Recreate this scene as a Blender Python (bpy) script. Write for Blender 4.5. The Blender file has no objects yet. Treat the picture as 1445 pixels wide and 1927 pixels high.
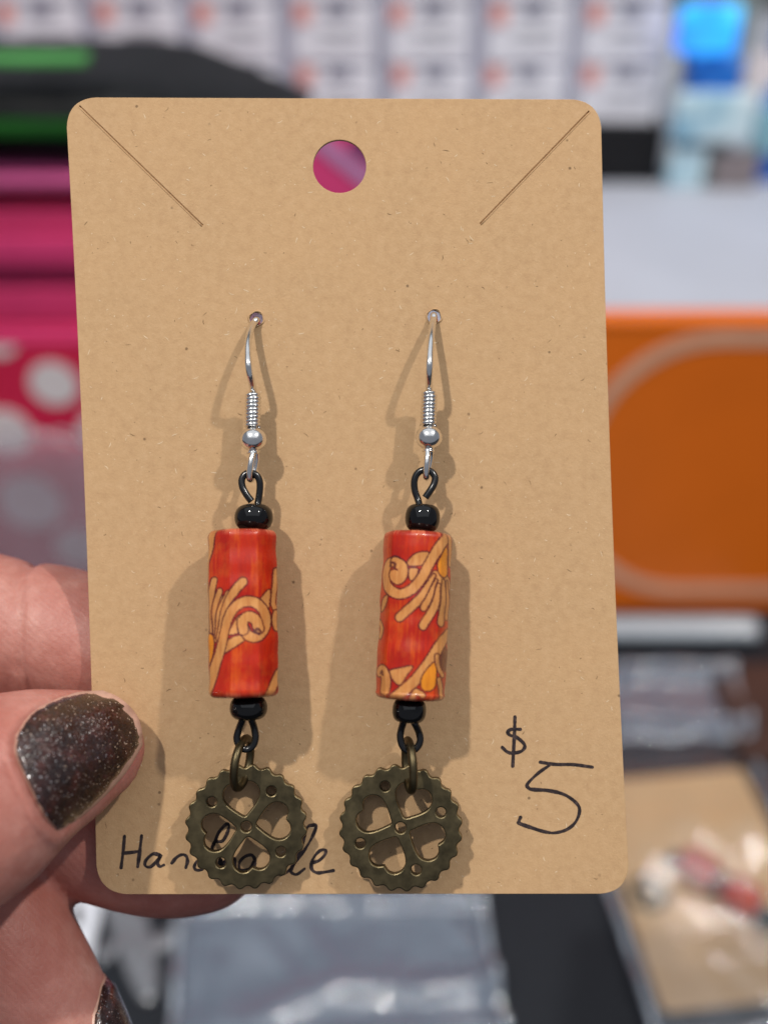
import bpy, bmesh, math, random
import numpy as np
from mathutils import Vector, Matrix, noise, geometry
from mathutils.bvhtree import BVHTree

random.seed(7)
sc = bpy.context.scene
C = sc.collection

# ---------------------------------------------------------------- camera
PX = 0.06                      # millimetres per photo pixel on the card
D = 124.0                      # millimetres from lens to card
K = PX / D
TH = math.radians(35)          # the phone looks down by this much
CAM = Vector((0, 0, 0.314))
RIGHT = Vector((1, 0, 0))
FWD = Vector((0, math.cos(TH), -math.sin(TH)))
UP = Vector((0, math.sin(TH), math.cos(TH)))
cam_d = bpy.data.cameras.new('camera')
cam = bpy.data.objects.new('camera', cam_d)
C.objects.link(cam)
cam.matrix_world = Matrix(((RIGHT.x, UP.x, -FWD.x, CAM.x), (RIGHT.y, UP.y, -FWD.y, CAM.y),
                           (RIGHT.z, UP.z, -FWD.z, CAM.z), (0, 0, 0, 1)))
cam_d.sensor_fit = 'VERTICAL'
cam_d.angle_y = 2 * math.atan(1927 / 2 * K)
cam_d.clip_start = 0.005
cam_d.clip_end = 30
cam_d.dof.use_dof = True
cam_d.dof.focus_distance = (D - 2.5) / 1000
cam_d.dof.aperture_fstop = cam_d.lens / 3.8
cam_d.dof.aperture_blades = 0
sc.camera = cam

# card frame: x right, y away from the lens, z up, metres, origin where the lens axis meets the card
CARDM = Matrix(((RIGHT.x, FWD.x, UP.x, 0), (RIGHT.y, FWD.y, UP.y, 0), (RIGHT.z, FWD.z, UP.z, 0), (0, 0, 0, 1)))
CARDM.translation = CAM + FWD * (D / 1000)

# ---------------------------------------------------------------- world and lamps
w = bpy.data.worlds.new('World')
sc.world = w
w.use_nodes = True
w.node_tree.nodes['Background'].inputs[0].default_value = (0.80, 0.86, 1.0, 1)
w.node_tree.nodes['Background'].inputs[1].default_value = 0.24


def lamp(name, pos, target, power, size, col, shape='DISK', size_y=None):
    d = bpy.data.lights.new(name, 'AREA')
    d.shape = shape
    d.size = size
    if size_y:
        d.size_y = size_y
    d.energy = power
    d.color = col
    o = bpy.data.objects.new(name, d)
    C.objects.link(o)
    o.location = pos
    o.rotation_euler = (target - pos).to_track_quat('-Z', 'Y').to_euler()
    return o


card_c = CARDM.translation.copy()


def card_dir(x, up, toward):
    return (RIGHT * x + UP * up - FWD * toward).normalized()


lamp('ceiling_spot', card_c + card_dir(-0.46, 0.84, 1) * 1.3, card_c, 10.0, 0.045, (1.0, 0.95, 0.86))
lamp('ceiling_spot', card_c + card_dir(0.86, 1.06, 1) * 1.4, card_c, 8.0, 0.050, (1.0, 0.95, 0.87))
lamp('ceiling_fill', Vector((0.0, 0.25, 2.3)), Vector((0, 0.35, 0)), 26, 4.0, (0.92, 0.96, 1.0), 'RECTANGLE', 4.0)  # added soft fill, standing in for ceiling bounce

sc.view_settings.view_transform = 'Standard'
sc.view_settings.look = 'None'
sc.view_settings.exposure = 0.12
sc.view_settings.gamma = 1
sc.view_settings.use_curve_mapping = False
sc.render.engine = 'CYCLES'
sc.cycles.use_denoising = True
sc.cycles.max_bounces = 8
sc.cycles.transparent_max_bounces = 12
sc.cycles.caustics_reflective = False
sc.cycles.caustics_refractive = False


# ---------------------------------------------------------------- geometry helpers
def P(px, py, y=0.0):
    """point in the card frame (metres) seen at a photo pixel, y millimetres behind the card face"""
    s = (D + y) / D * PX
    return Vector(((px - 722.5) * s, y, (963.5 - py) * s)) / 1000


def ray(px, py):
    return FWD + RIGHT * ((px - 722.5) * K) + UP * ((963.5 - py) * K)


def T(px, py, z=0.0):
    r = ray(px, py)
    return CAM + r * ((z - CAM.z) / r.z)


def V(px, py, y):
    r = ray(px, py)
    return CAM + r * (y / r.y)


def srgb(r, g, b):
    f = lambda c: (c / 12.92 if c <= 0.04045 else ((c + 0.055) / 1.055) ** 2.4)
    return (f(r / 255), f(g / 255), f(b / 255))


def tag(o, label=None, cat=None, group=None, kind=None):
    if label: o['label'] = label
    if cat: o['category'] = cat
    if group: o['group'] = group
    if kind: o['kind'] = kind
    return o


def thing(name, label, cat, mat4=None, group=None):
    o = bpy.data.objects.new(name, None)
    o.empty_display_size = 0.01
    C.objects.link(o)
    if mat4 is not None: o.matrix_world = mat4
    return tag(o, label, cat, group)


def link(name, me, mat=None, parent=None, smooth=True, mat4=None):
    if mat is not None:
        me.materials.clear()
        me.materials.append(mat)
    if smooth:
        me.polygons.foreach_set('use_smooth', [True] * len(me.polygons))
    o = bpy.data.objects.new(name, me)
    C.objects.link(o)
    if parent is not None: o.parent = parent
    if mat4 is not None: o.matrix_world = mat4
    return o


def mesh(name, verts, faces, mat=None, parent=None, off=None, smooth=True, mat4=None):
    me = bpy.data.meshes.new(name)
    if off is not None:
        verts = [Vector(v) - off for v in verts]
    me.from_pydata([tuple(v) for v in verts], [], faces)
    me.update()
    return link(name, me, mat, parent, smooth, mat4)


def spline(pts, n=8, closed=False):
    pts = [Vector(p) for p in pts]
    N = len(pts)
    out = []
    segs = N if closed else N - 1
    for i in range(segs):
        if closed:
            p0, p1, p2, p3 = pts[(i - 1) % N], pts[i], pts[(i + 1) % N], pts[(i + 2) % N]
        else:
            p1, p2 = pts[i], pts[i + 1]
            p0 = pts[i - 1] if i > 0 else p1 * 2 - p2
            p3 = pts[i + 2] if i + 2 < N else p2 * 2 - p1
        for k in range(n):
            t = k / n
            out.append(0.5 * ((2 * p1) + (p2 - p0) * t + (2 * p0 - 5 * p1 + 4 * p2 - p3) * t * t
                              + (3 * p1 - p0 - 3 * p2 + p3) * t ** 3))
    if not closed:
        out.append(pts[-1].copy())
    return out


def tube(path, rad, seg=12, closed=False, rad2=None, side=None):
    """swept tube; rad a number or a list; rad2/side give an elliptical section"""
    n = len(path)
    R = rad if isinstance(rad, (list, tuple)) else [rad] * n
    R2 = rad2 if rad2 is not None else R
    verts, faces = [], []
    nrm = None
    for i, p in enumerate(path):
        a = path[(i - 1) % n] if (closed or i > 0) else path[i]
        b = path[(i + 1) % n] if (closed or i < n - 1) else path[i]
        t = (b - a).normalized()
        if side is not None:
            nrm = t.cross(side).normalized()
        elif nrm is None:
            h = Vector((0, 1, 0)) if abs(t.y) < 0.8 else Vector((1, 0, 0))
            nrm = t.cross(h).normalized()
        else:
            nrm = (nrm - t * nrm.dot(t)).normalized()
        bi = t.cross(nrm)
        for k in range(seg):
            an = 2 * math.pi * k / seg
            verts.append(p + nrm * (math.cos(an) * R[i]) + bi * (math.sin(an) * R2[i]))
    m = n if closed else n - 1
    for i in range(m):
        for k in range(seg):
            a = i * seg + k
            b = i * seg + (k + 1) % seg
            j = ((i + 1) % n) * seg
            faces.append((a, b, j + (k + 1) % seg, j + k))
    if not closed:
        faces.append(tuple(range(seg))[::-1])
        faces.append(tuple((n - 1) * seg + k for k in range(seg)))
    return verts, faces


def lathe(prof, base, axis, seg=32):
    """prof: list of (r, h) along axis from base"""
    axis = axis.normalized()
    h = Vector((0, 1, 0)) if abs(axis.y) < 0.8 else Vector((1, 0, 0))
    u = axis.cross(h).normalized()
    v = axis.cross(u)
    verts, faces = [], []
    for r, z in prof:
        for k in range(seg):
            a = 2 * math.pi * k / seg
            verts.append(base + axis * z + (u * math.cos(a) + v * math.sin(a)) * r)
    for i in range(len(prof) - 1):
        for k in range(seg):
            faces.append((i * seg + k, i * seg + (k + 1) % seg, (i + 1) * seg + (k + 1) % seg, (i + 1) * seg + k))
    faces.append(tuple(range(seg))[::-1])
    faces.append(tuple((len(prof) - 1) * seg + k for k in range(seg)))
    return verts, faces


def merge(parts):
    V_, F_ = [], []
    for v, f in parts:
        o = len(V_)
        V_ += list(v)
        F_ += [tuple(i + o for i in q) for q in f]
    return V_, F_


def box_mesh(name, sx, sy, sz, bev=0.0, seg=2):
    """box standing on its base at the origin, centred in x and y"""
    bm = bmesh.new()
    bmesh.ops.create_cube(bm, size=1)
    for v in bm.verts:
        v.co = Vector((v.co.x * sx, v.co.y * sy, (v.co.z + 0.5) * sz))
    if bev:
        bmesh.ops.bevel(bm, geom=bm.edges[:], offset=bev, segments=seg, affect='EDGES', profile=0.6)
    me = bpy.data.meshes.new(name)
    bm.to_mesh(me)
    bm.free()
    return me


def box(name, x0, x1, y0, y1, z0, z1, mat, parent=None, bev=0.001, seg=2, off=Vector((0, 0, 0))):
    me = box_mesh(name, x1 - x0, y1 - y0, z1 - z0, bev, seg)
    o = link(name, me, mat, parent, smooth=False)
    o.location = Vector(((x0 + x1) / 2, (y0 + y1) / 2, z0)) - off
    return o


def plate(loops, thick, bevel, name='plate'):
    """flat plate from closed 2-D loops (first the outline, then holes), lying in x-z, y from 0 to thick (metres)"""
    rings, verts, faces = [], [], []
    for li, lp in enumerate(loops):
        p = [Vector((q[0], q[1])) for q in lp]
        area = sum(p[i - 1].x * p[i].y - p[i].x * p[i - 1].y for i in range(len(p)))
        if (area > 0) != (li == 0): p.reverse()          # outline anticlockwise, holes clockwise: material on the left
        n = len(p)
        ins = []
        for i in range(n):
            d1, d2 = (p[i] - p[i - 1]).normalized(), (p[(i + 1) % n] - p[i]).normalized()
            m = (Vector((-d1.y, d1.x)) + Vector((-d2.y, d2.x)))
            m = m.normalized() if m.length > 1e-9 else Vector((-d1.y, d1.x))
            ins.append(m)
        st = []
        for off, y in ((1, 0), (0.3, 0.3), (0, 1), (0, -1), (0.3, -0.3), (1, -0.0001)):
            yy = y * bevel if y >= 0 else thick + y * bevel
            st.append(len(verts))
            verts += [Vector((p[i].x + ins[i].x * bevel * off, yy, p[i].y + ins[i].y * bevel * off)) for i in range(n)]
        for k in range(5):
            for i in range(n):
                j = (i + 1) % n
                faces.append((st[k] + i, st[k] + j, st[k + 1] + j, st[k + 1] + i))
        rings.append((st[0], st[5], n))
    co, ed, back = [], [], []
    for f0, b0, n in rings:
        o = len(co)
        for i in range(n):
            co.append(Vector((verts[f0 + i].x, verts[f0 + i].z)) * 1000)
            back.append((f0 + i, b0 + i))
            ed.append((o + i, o + (i + 1) % n))
    oc, _, of, ov, _, _ = geometry.delaunay_2d_cdt(co, ed, [], 0, 1e-7)
    lps = [[(c.x, c.y) for c in (co[sum(q[2] for q in rings[:k]) + i] for i in range(rings[k][2]))] for k in range(len(rings))]
    cen = np.array([[sum(oc[i][0] for i in f) / 3, sum(oc[i][1] for i in f) / 3] for f in of])
    ins_ = np.zeros(len(of), bool)
    extra = {}
    for lp in lps:
        ins_ ^= in_poly(cen[:, 0], cen[:, 1], lp)
    for f, k in zip(of, ins_):
        if not k: continue
        pr = []
        for i in f:
            if ov[i]:
                pr.append(back[ov[i][0]])
            else:                                         # two bevelled edges met: a point of its own
                if i not in extra:
                    verts.append(Vector((oc[i][0] / 1000, 0, oc[i][1] / 1000)))
                    verts.append(Vector((oc[i][0] / 1000, thick, oc[i][1] / 1000)))
                    extra[i] = (len(verts) - 2, len(verts) - 1)
                pr.append(extra[i])
        faces.append(tuple(q[0] for q in pr))
        faces.append(tuple(q[1] for q in reversed(pr)))
    me = bpy.data.meshes.new(name)
    me.from_pydata([tuple(v) for v in verts], [], faces)
    bm = bmesh.new()
    bm.from_mesh(me)
    bmesh.ops.recalc_face_normals(bm, faces=bm.faces[:])
    bm.to_mesh(me)
    bm.free()
    return me


def in_poly(X, Y, poly):
    ins = np.zeros(X.shape, bool)
    n = len(poly)
    for i in range(n):
        x0, y0 = poly[i]
        x1, y1 = poly[(i + 1) % n]
        c = ((y0 > Y) != (y1 > Y)) & (X < (x1 - x0) * (Y - y0) / ((y1 - y0) if y1 != y0 else 1e-12) + x0)
        ins ^= c
    return ins


# ---------------------------------------------------------------- materials
class NT:
    def __init__(self, name):
        self.m = bpy.data.materials.new(name)
        self.m.use_nodes = True
        self.t = self.m.node_tree
        self.b = self.t.nodes['Principled BSDF']
        self.out = self.t.nodes['Material Output']

    def n(self, kind, **kw):
        x = self.t.nodes.new('ShaderNode' + kind)
        for k, v in kw.items():
            if k.startswith('i_'):
                key = k[2:]
                x.inputs[int(key) if key.isdigit() else key].default_value = v
            else:
                setattr(x, k, v)
        return x

    def l(self, a, b):
        self.t.links.new(a, b)

    def coords(self, scale=(1, 1, 1), kind='Object', rot=(0, 0, 0)):
        tc = self.n('TexCoord')
        mp = self.n('Mapping')
        mp.inputs['Scale'].default_value = scale
        mp.inputs['Rotation'].default_value = rot
        self.l(tc.outputs[kind], mp.inputs['Vector'])
        return mp.outputs[0]

    def turned(self, angle, sx, sz):
        tc = self.n('TexCoord')
        ro = self.n('VectorRotate', rotation_type='Y_AXIS')
        ro.inputs['Angle'].default_value = angle
        self.l(tc.outputs['Object'], ro.inputs['Vector'])
        mp = self.n('Mapping')
        mp.inputs['Scale'].default_value = (1000 * sx, 1000, 1000 * sz)
        self.l(ro.outputs[0], mp.inputs['Vector'])
        return mp.outputs[0]

    def noise(self, vec, scale, detail=4, rough=0.6):
        x = self.n('TexNoise')
        x.inputs['Scale'].default_value = scale
        x.inputs['Detail'].default_value = detail
        x.inputs['Roughness'].default_value = rough
        self.l(vec, x.inputs['Vector'])
        return x.outputs[0]

    def ramp(self, fac, stops, interp='LINEAR'):
        x = self.n('ValToRGB')
        r = x.color_ramp
        r.interpolation = interp
        while len(r.elements) < len(stops):
            r.elements.new(0.5)
        for e, (p, c) in zip(r.elements, stops):
            e.position = p
            e.color = (*c, 1) if len(c) == 3 else c
        self.l(fac, x.inputs[0])
        return x.outputs[0]

    def mix(self, fac, a, b, mode='MIX'):
        x = self.n('Mix', data_type='RGBA', blend_type=mode)
        for s, v in ((0, fac), (6, a), (7, b)):
            if hasattr(v, 'is_output'):
                self.l(v, x.inputs[s])
            elif s == 0:
                x.inputs[0].default_value = v
            else:
                x.inputs[s].default_value = (*v, 1)
        return x.outputs[2]

    def bump(self, h, strength, dist, normal=None):
        x = self.n('Bump')
        x.inputs['Strength'].default_value = strength
        x.inputs['Distance'].default_value = dist
        self.l(h, x.inputs['Height'])
        if normal is not None: self.l(normal, x.inputs['Normal'])
        return x.outputs[0]

    def set(self, **kw):
        for k, v in kw.items():
            s = self.b.inputs[k.replace('_', ' ')]
            if hasattr(v, 'is_output'):
                self.l(v, s)
            elif isinstance(v, tuple) and len(v) == 3 and s.type == 'RGBA':
                s.default_value = (*v, 1)
            else:
                s.default_value = v
        return self


def simple(name, col, rough=0.5, metal=0.0, var=0.06, scale=60, bump=0.0, coat=0.0, spec=0.5):
    t = NT(name)
    v = t.coords()
    n = t.noise(v, scale, 5)
    c2 = tuple(max(0, c * (1 - var * 2)) for c in col)
    c3 = tuple(min(1, c * (1 + var)) for c in col)
    t.set(Base_Color=t.ramp(n, [(0.3, c2), (0.7, c3)]), Roughness=rough, Metallic=metal,
          Coat_Weight=coat, Specular_IOR_Level=spec)
    if bump:
        t.set(Normal=t.bump(n, bump, 0.002))
    return t.m


def mat_kraft(name, scale=1.0):
    t = NT(name)
    v = t.coords((1000, 1000, 1000))
    big = t.noise(v, 0.10 * scale, 3)
    mid = t.noise(v, 0.9 * scale, 5, 0.65)
    fine = t.noise(v, 4.0 * scale, 3, 0.7)
    vs = t.turned(0.9, 0.85, 1.25)
    fib = t.noise(vs, 2.0 * scale, 5, 0.7)
    vs2 = t.turned(-0.7, 0.85, 1.25)
    fib2 = t.noise(vs2, 1.8 * scale, 5, 0.7)
    base = t.ramp(mid, [(0.25, (0.452, 0.276, 0.146)), (0.5, (0.518, 0.329, 0.174)), (0.78, (0.568, 0.371, 0.208))])
    base = t.mix(t.ramp(big, [(0.35, (0, 0, 0)), (0.7, (0.35,) * 3)]), base, (0.58, 0.360, 0.185))
    base = t.mix(t.ramp(fib, [(0.58, (0, 0, 0)), (0.72, (0.45,) * 3)]), base, (0.68, 0.48, 0.28))
    base = t.mix(t.ramp(fib2, [(0.60, (0, 0, 0)), (0.75, (0.40,) * 3)]), base, (0.36, 0.205, 0.085))
    vo = t.n('TexVoronoi')
    vo.inputs['Scale'].default_value = 0.42 * scale
    t.l(v, vo.inputs['Vector'])
    sp = t.ramp(vo.outputs['Distance'], [(0.0, (0.75,) * 3), (0.06, (0.6,) * 3), (0.085, (0, 0, 0))])
    wn = t.n('TexWhiteNoise', noise_dimensions='3D')
    t.l(vo.outputs['Position'], wn.inputs[0])
    gate = t.ramp(wn.outputs[0], [(0.76, (0, 0, 0)), (0.78, (1, 1, 1))])
    base = t.mix(t.mix(1.0, sp, gate, 'MULTIPLY'), base, (0.10, 0.06, 0.03))
    h = t.mix(0.5, fine, fib)
    h = t.mix(0.35, h, fib2)
    t.set(Base_Color=base, Roughness=0.82, Specular_IOR_Level=0.25, Normal=t.bump(h, 0.6, 0.00016))
    return t.m


M_kraft = mat_kraft('kraft_board')
M_fleck_dark = simple('dark_paper_fibre', (0.20, 0.118, 0.052), 0.9)
M_fleck_pale = simple('pale_paper_fibre', (0.72, 0.55, 0.36), 0.9)


def mat_ink():
    t = NT('marker_ink')
    v = t.coords((1000, 1000, 1000))
    n = t.noise(v, 1.6, 4, 0.7)
    t.set(Base_Color=t.ramp(n, [(0.35, (0.012, 0.008, 0.010)), (0.55, (0.035, 0.023, 0.024)), (0.72, (0.105, 0.070, 0.060))]), Roughness=0.6,
          Specular_IOR_Level=0.3)
    return t.m


M_ink = mat_ink()


def mat_metal(name, col, rough, var=0.15, scale=1.2, dark=None):
    t = NT(name)
    v = t.coords((1000, 1000, 1000))
    n = t.noise(v, scale, 5, 0.65)
    t.set(Base_Color=t.ramp(n, [(0.3, dark or tuple(c * (1 - var) for c in col)), (0.7, col)]), Metallic=1.0,
          Roughness=t.ramp(n, [(0.3, (rough * 0.8,) * 3), (0.75, (rough * 1.3,) * 3)]))
    return t


M_silver = mat_metal('silver_plate', (0.88, 0.87, 0.85), 0.17).m


def mat_bronze():
    t = mat_metal('antique_bronze', (0.125, 0.100, 0.056), 0.42, 0.35, 0.5, (0.078, 0.062, 0.035))
    v = t.coords((1000, 1000, 1000))
    n2 = t.noise(v, 3.0, 4, 0.7)
    t.set(Normal=t.bump(n2, 0.04, 0.00006))
    return t.m


M_bronze = mat_bronze()
M_bronze_edge = mat_metal('rubbed_bronze_edge', (0.38, 0.30, 0.155), 0.34, 0.3, 0.9).m
M_blackwire = simple('black_wire', (0.006, 0.006, 0.007), 0.22, spec=0.6)
M_glass = simple('black_glass_bead', (0.003, 0.003, 0.0035), 0.05, spec=0.45)


def mat_wood():
    t = NT('printed_wood_bead')
    a = t.n('VertexColor', layer_name='print')
    v = t.coords((1000 * 1.0, 1000 * 1.0, 1000 * 0.16))
    g = t.noise(v, 2.2, 5, 0.7)
    g2 = t.noise(t.coords((1000,) * 3), 0.5, 3)
    c = t.mix(t.ramp(g, [(0.30, (0.55,) * 3), (0.62, (0, 0, 0))]), a.outputs[0], (0.62, 0.42, 0.30), 'MULTIPLY')
    c = t.mix(t.ramp(g2, [(0.5, (0, 0, 0)), (0.75, (0.18,) * 3)]), c, (0.75, 0.22, 0.03))
    t.set(Base_Color=c, Roughness=t.ramp(g, [(0.3, (0.36,) * 3), (0.7, (0.24,) * 3)]), Coat_Weight=0.25, Specular_IOR_Level=0.3,
          Coat_Roughness=0.12, Normal=t.bump(g, 0.22, 0.00015))
    return t.m


M_wood = mat_wood()
M_hole = simple('raw_wood_bore', (0.16, 0.055, 0.03), 0.8)


def mat_skin():
    t = NT('skin')
    v = t.coords((1000, 1000, 1000))
    big = t.noise(v, 0.09, 3)
    mid = t.noise(v, 0.55, 5, 0.65)
    c = t.ramp(big, [(0.34, (0.41, 0.140, 0.110)), (0.55, (0.50, 0.212, 0.172)), (0.72, (0.57, 0.290, 0.240))])
    c = t.mix(t.ramp(mid, [(0.42, (0.35,) * 3), (0.62, (0, 0, 0))]), c, (0.37, 0.115, 0.085))
    wv = t.n('TexWave', wave_type='BANDS', bands_direction='DIAGONAL')
    wv.inputs['Scale'].default_value = 0.62
    wv.inputs['Distortion'].default_value = 3.5
    wv.inputs['Detail'].default_value = 2
    wv.inputs['Detail Scale'].default_value = 0.5
    t.l(v, wv.inputs['Vector'])
    vo = t.n('TexVoronoi', feature='DISTANCE_TO_EDGE')
    vo.inputs['Scale'].default_value = 1.5
    t.l(v, vo.inputs['Vector'])
    pores = t.ramp(vo.outputs['Distance'], [(0.0, (0, 0, 0)), (0.12, (1, 1, 1))])
    nb = t.bump(wv.outputs[1], 0.11, 0.00010)
    nb = t.bump(pores, 0.14, 0.00010, nb)
    nb = t.bump(t.noise(v, 0.35, 4), 0.25, 0.0005, nb)
    t.set(Base_Color=c, Roughness=0.47, Subsurface_Weight=0.22, Subsurface_Scale=0.0018, Specular_IOR_Level=0.42, Normal=nb)
    t.b.inputs['Subsurface Radius'].default_value = (1.0, 0.35, 0.2)
    return t.m


M_skin = mat_skin()
M_nail = simple('bare_nail', (0.56, 0.33, 0.25), 0.35, var=0.1, scale=900)


def mat_polish():
    t = NT('glitter_nail_polish')
    v = t.coords((1000, 1000, 1000))
    n = t.noise(v, 0.5, 4, 0.7)
    base = t.ramp(n, [(0.32, (0.007, 0.004, 0.0045)), (0.52, (0.028, 0.011, 0.010)), (0.72, (0.095, 0.024, 0.020))])
    vo = t.n('TexVoronoi')
    vo.inputs['Scale'].default_value = 8.0
    t.l(v, vo.inputs['Vector'])
    wn = t.n('TexWhiteNoise', noise_dimensions='3D')
    t.l(vo.outputs['Position'], wn.inputs[0])
    flake = t.ramp(wn.outputs[0], [(0.60, (0, 0, 0)), (0.66, (1, 1, 1))])
    spark = t.ramp(wn.outputs[0], [(0.966, (0, 0, 0)), (0.976, (1, 1, 1))])
    base = t.mix(flake, base, (0.075, 0.034, 0.024))
    base = t.mix(spark, base, (0.95, 0.93, 0.95))
    # every flake lies at its own slant
    sub = t.n('VectorMath', operation='SUBTRACT')
    t.l(wn.outputs[1], sub.inputs[0])
    sub.inputs[1].default_value = (0.5, 0.5, 0.5)
    scl = t.n('VectorMath', operation='SCALE')
    t.l(sub.outputs[0], scl.inputs[0])
    scl.inputs['Scale'].default_value = 0.6
    ge = t.n('NewGeometry')
    add = t.n('VectorMath', operation='ADD')
    t.l(ge.outputs['Normal'], add.inputs[0])
    t.l(scl.outputs[0], add.inputs[1])
    nr = t.n('VectorMath', operation='NORMALIZE')
    t.l(add.outputs[0], nr.inputs[0])
    t.set(Base_Color=base, Metallic=t.mix(1.0, flake, (0.85,) * 3, 'MULTIPLY'), Roughness=0.30, Normal=nr.outputs[0],
          Coat_Weight=1.0, Coat_Roughness=0.16)
    t.l(t.bump(n, 0.35, 0.0002), t.b.inputs['Coat Normal'])
    return t.m


M_polish = mat_polish()


def mat_film(name, tint=(0.25, 0.305, 0.40), clear=0.60, rough=0.13, gloss=0.11):
    t = NT(name)
    v = t.coords((1000, 1000, 1000))
    n = t.noise(v, 0.06, 5, 0.65)
    t.set(Base_Color=tint, Roughness=rough, Specular_IOR_Level=1.0, Normal=t.bump(n, 0.45, 0.004))
    tr = t.n('BsdfTransparent')
    tr.inputs[0].default_value = (0.95, 0.96, 0.98, 1)
    mx = t.n('MixShader')
    mx.inputs[0].default_value = clear
    t.l(t.b.outputs[0], mx.inputs[1])
    t.l(tr.outputs[0], mx.inputs[2])
    gl = t.n('BsdfGlossy')
    gl.inputs['Color'].default_value = (0.95, 0.97, 1, 1)
    gl.inputs['Roughness'].default_value = rough
    t.l(t.b.inputs['Normal'].links[0].from_socket, gl.inputs['Normal'])
    mg = t.n('MixShader')
    mg.inputs[0].default_value = gloss
    t.l(mx.outputs[0], mg.inputs[1])
    t.l(gl.outputs[0], mg.inputs[2])
    t.l(mg.outputs[0], t.out.inputs[0])
    return t.m


M_film = mat_film('clear_bag_film')
M_film_thick = mat_film('clear_bag_seam', (0.40, 0.46, 0.55), 0.50, 0.12, 0.30)
M_tab = mat_film('clear_plastic_tab', (0.26, 0.27, 0.30), 0.45, 0.2)


# ================================================================= SETTING
M_table = simple('black_table_cloth', (0.012, 0.015, 0.021), 0.55, var=0.15, scale=400, spec=0.3)
M_wall = simple('grey_shop_wall', (0.22, 0.235, 0.235), 0.8)
tag(mesh('table_top', [(-1.6, -0.5, 0), (1.6, -0.5, 0), (1.6, 1.3, 0), (-1.6, 1.3, 0)], [(0, 1, 2, 3)], M_table),
    'black cloth covered table top', 'table', kind='structure')
tag(mesh('wall', [(-2.5, 1.35, -0.8), (2.5, 1.35, -0.8), (2.5, 1.35, 2.2), (-2.5, 1.35, 2.2)], [(0, 1, 2, 3)], M_wall),
    'plain grey wall behind the display', 'wall', kind='structure')

# ================================================================= EARRING CARD
S = PX / 1000


def c2(px, py):
    return ((px - 722.5) * S, (963.5 - py) * S)


def rounded(corners, rads, bow, n=10, m=14):
    """rounded outline in pixels; bow[i] bends the side that leaves corner i"""
    pts = []
    N = len(corners)
    for i in range(N):
        p, a, b = Vector(corners[i]), Vector(corners[i - 1]), Vector(corners[(i + 1) % N])
        r = rads[i]
        da, db = (a - p).normalized(), (b - p).normalized()
        s, e = p + da * r, p + db * r
        arc = []
        for k in range(n + 1):
            t = k / n
            arc.append(s * (1 - t) ** 2 + (p * 0.86 + (s + e) * 0.07) * 2 * t * (1 - t) + e * t * t)
        pts += arc
        nb = rads[(i + 1) % N]
        q = b - db * nb
        for k in range(1, m):
            t = k / m
            x = e.lerp(q, t)
            side = Vector((-db.y, db.x))
            pts.append(x + side * (bow[i] * 4 * t * (1 - t)))
    return pts


card_corners = [(124, 183), (1129, 187), (1184, 1682), (184, 1683)]
outline = rounded(card_corners, [56, 52, 54, 54], [0, 6, 0, 6])


def circ(cx, cy, r, n=40, wob=0.0):
    return [(cx + (r + wob * math.sin(5 * a + cx)) * math.cos(a), cy + (r + wob * math.cos(3 * a)) * math.sin(a))
            for a in (2 * math.pi * k / n for k in range(n))]


def slit(a, b, wd):
    a, b = Vector(a), Vector(b)
    d = (b - a).normalized()
    n = Vector((-d.y, d.x)) * wd / 2
    L = 8
    up = [a.lerp(b, k / L) + n for k in range(L + 1)]
    dn = [a.lerp(b, 1 - k / L) - n for k in range(L + 1)]
    return [tuple(q) for q in up + dn]


loops = [outline, circ(639, 313, 50), circ(482.5, 600, 12.5, 20, 0.8), circ(816.5, 596, 12.5, 20, 0.8),
         slit((150, 199), (382, 424), 2.6), slit((1108, 209), (903, 421), 2.6)]
cb = Vector((0, 0, (963.5 - 1683) * S))
CM = CARDM @ Matrix.Translation(cb)
me = plate([[c2(*q) for q in lp] for lp in loops], 0.00045, 0.00005, 'earring_card')
for v in me.vertices:
    v.co -= cb
card = link('earring_card', me, M_kraft, None, False, CM)
tag(card, 'brown kraft earring card with punched hang hole, priced 5 dollars in handwriting', 'earring card')


for a_, b_ in (((150, 199), (382, 424)), ((1108, 209), (903, 421))):
    fm = plate([[c2(*q) for q in slit(a_, b_, 9)]], 0.00012, 0.00002, 'slit_floor')
    for v in fm.vertices: v.co = v.co - cb + Vector((0, 0.00022, 0))
    link('slit_floor', fm, M_kraft, card, False)
    a3, b3 = Vector((*a_, 0)), Vector((*b_, 0))
    nn_ = (b3 - a3).normalized().cross(Vector((0, 0, 1)))
    if nn_.y < 0: nn_ = -nn_
    lip_ = []
    for k in range(25):
        q = a3.lerp(b3, k / 24) + nn_ * (2.5 + 0.3 * noise.noise((k * 0.8, a_[0], 0)))
        x_, z_ = c2(q.x, q.y)
        lip_.append(Vector((x_, 0.00001 - 0.00002 * noise.noise((k * 0.5, 3, a_[0])), z_)))
    v, f = tube(lip_, 0.000075, 8)
    mesh('slit_lip', v, f, M_kraft, card, cb)


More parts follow.
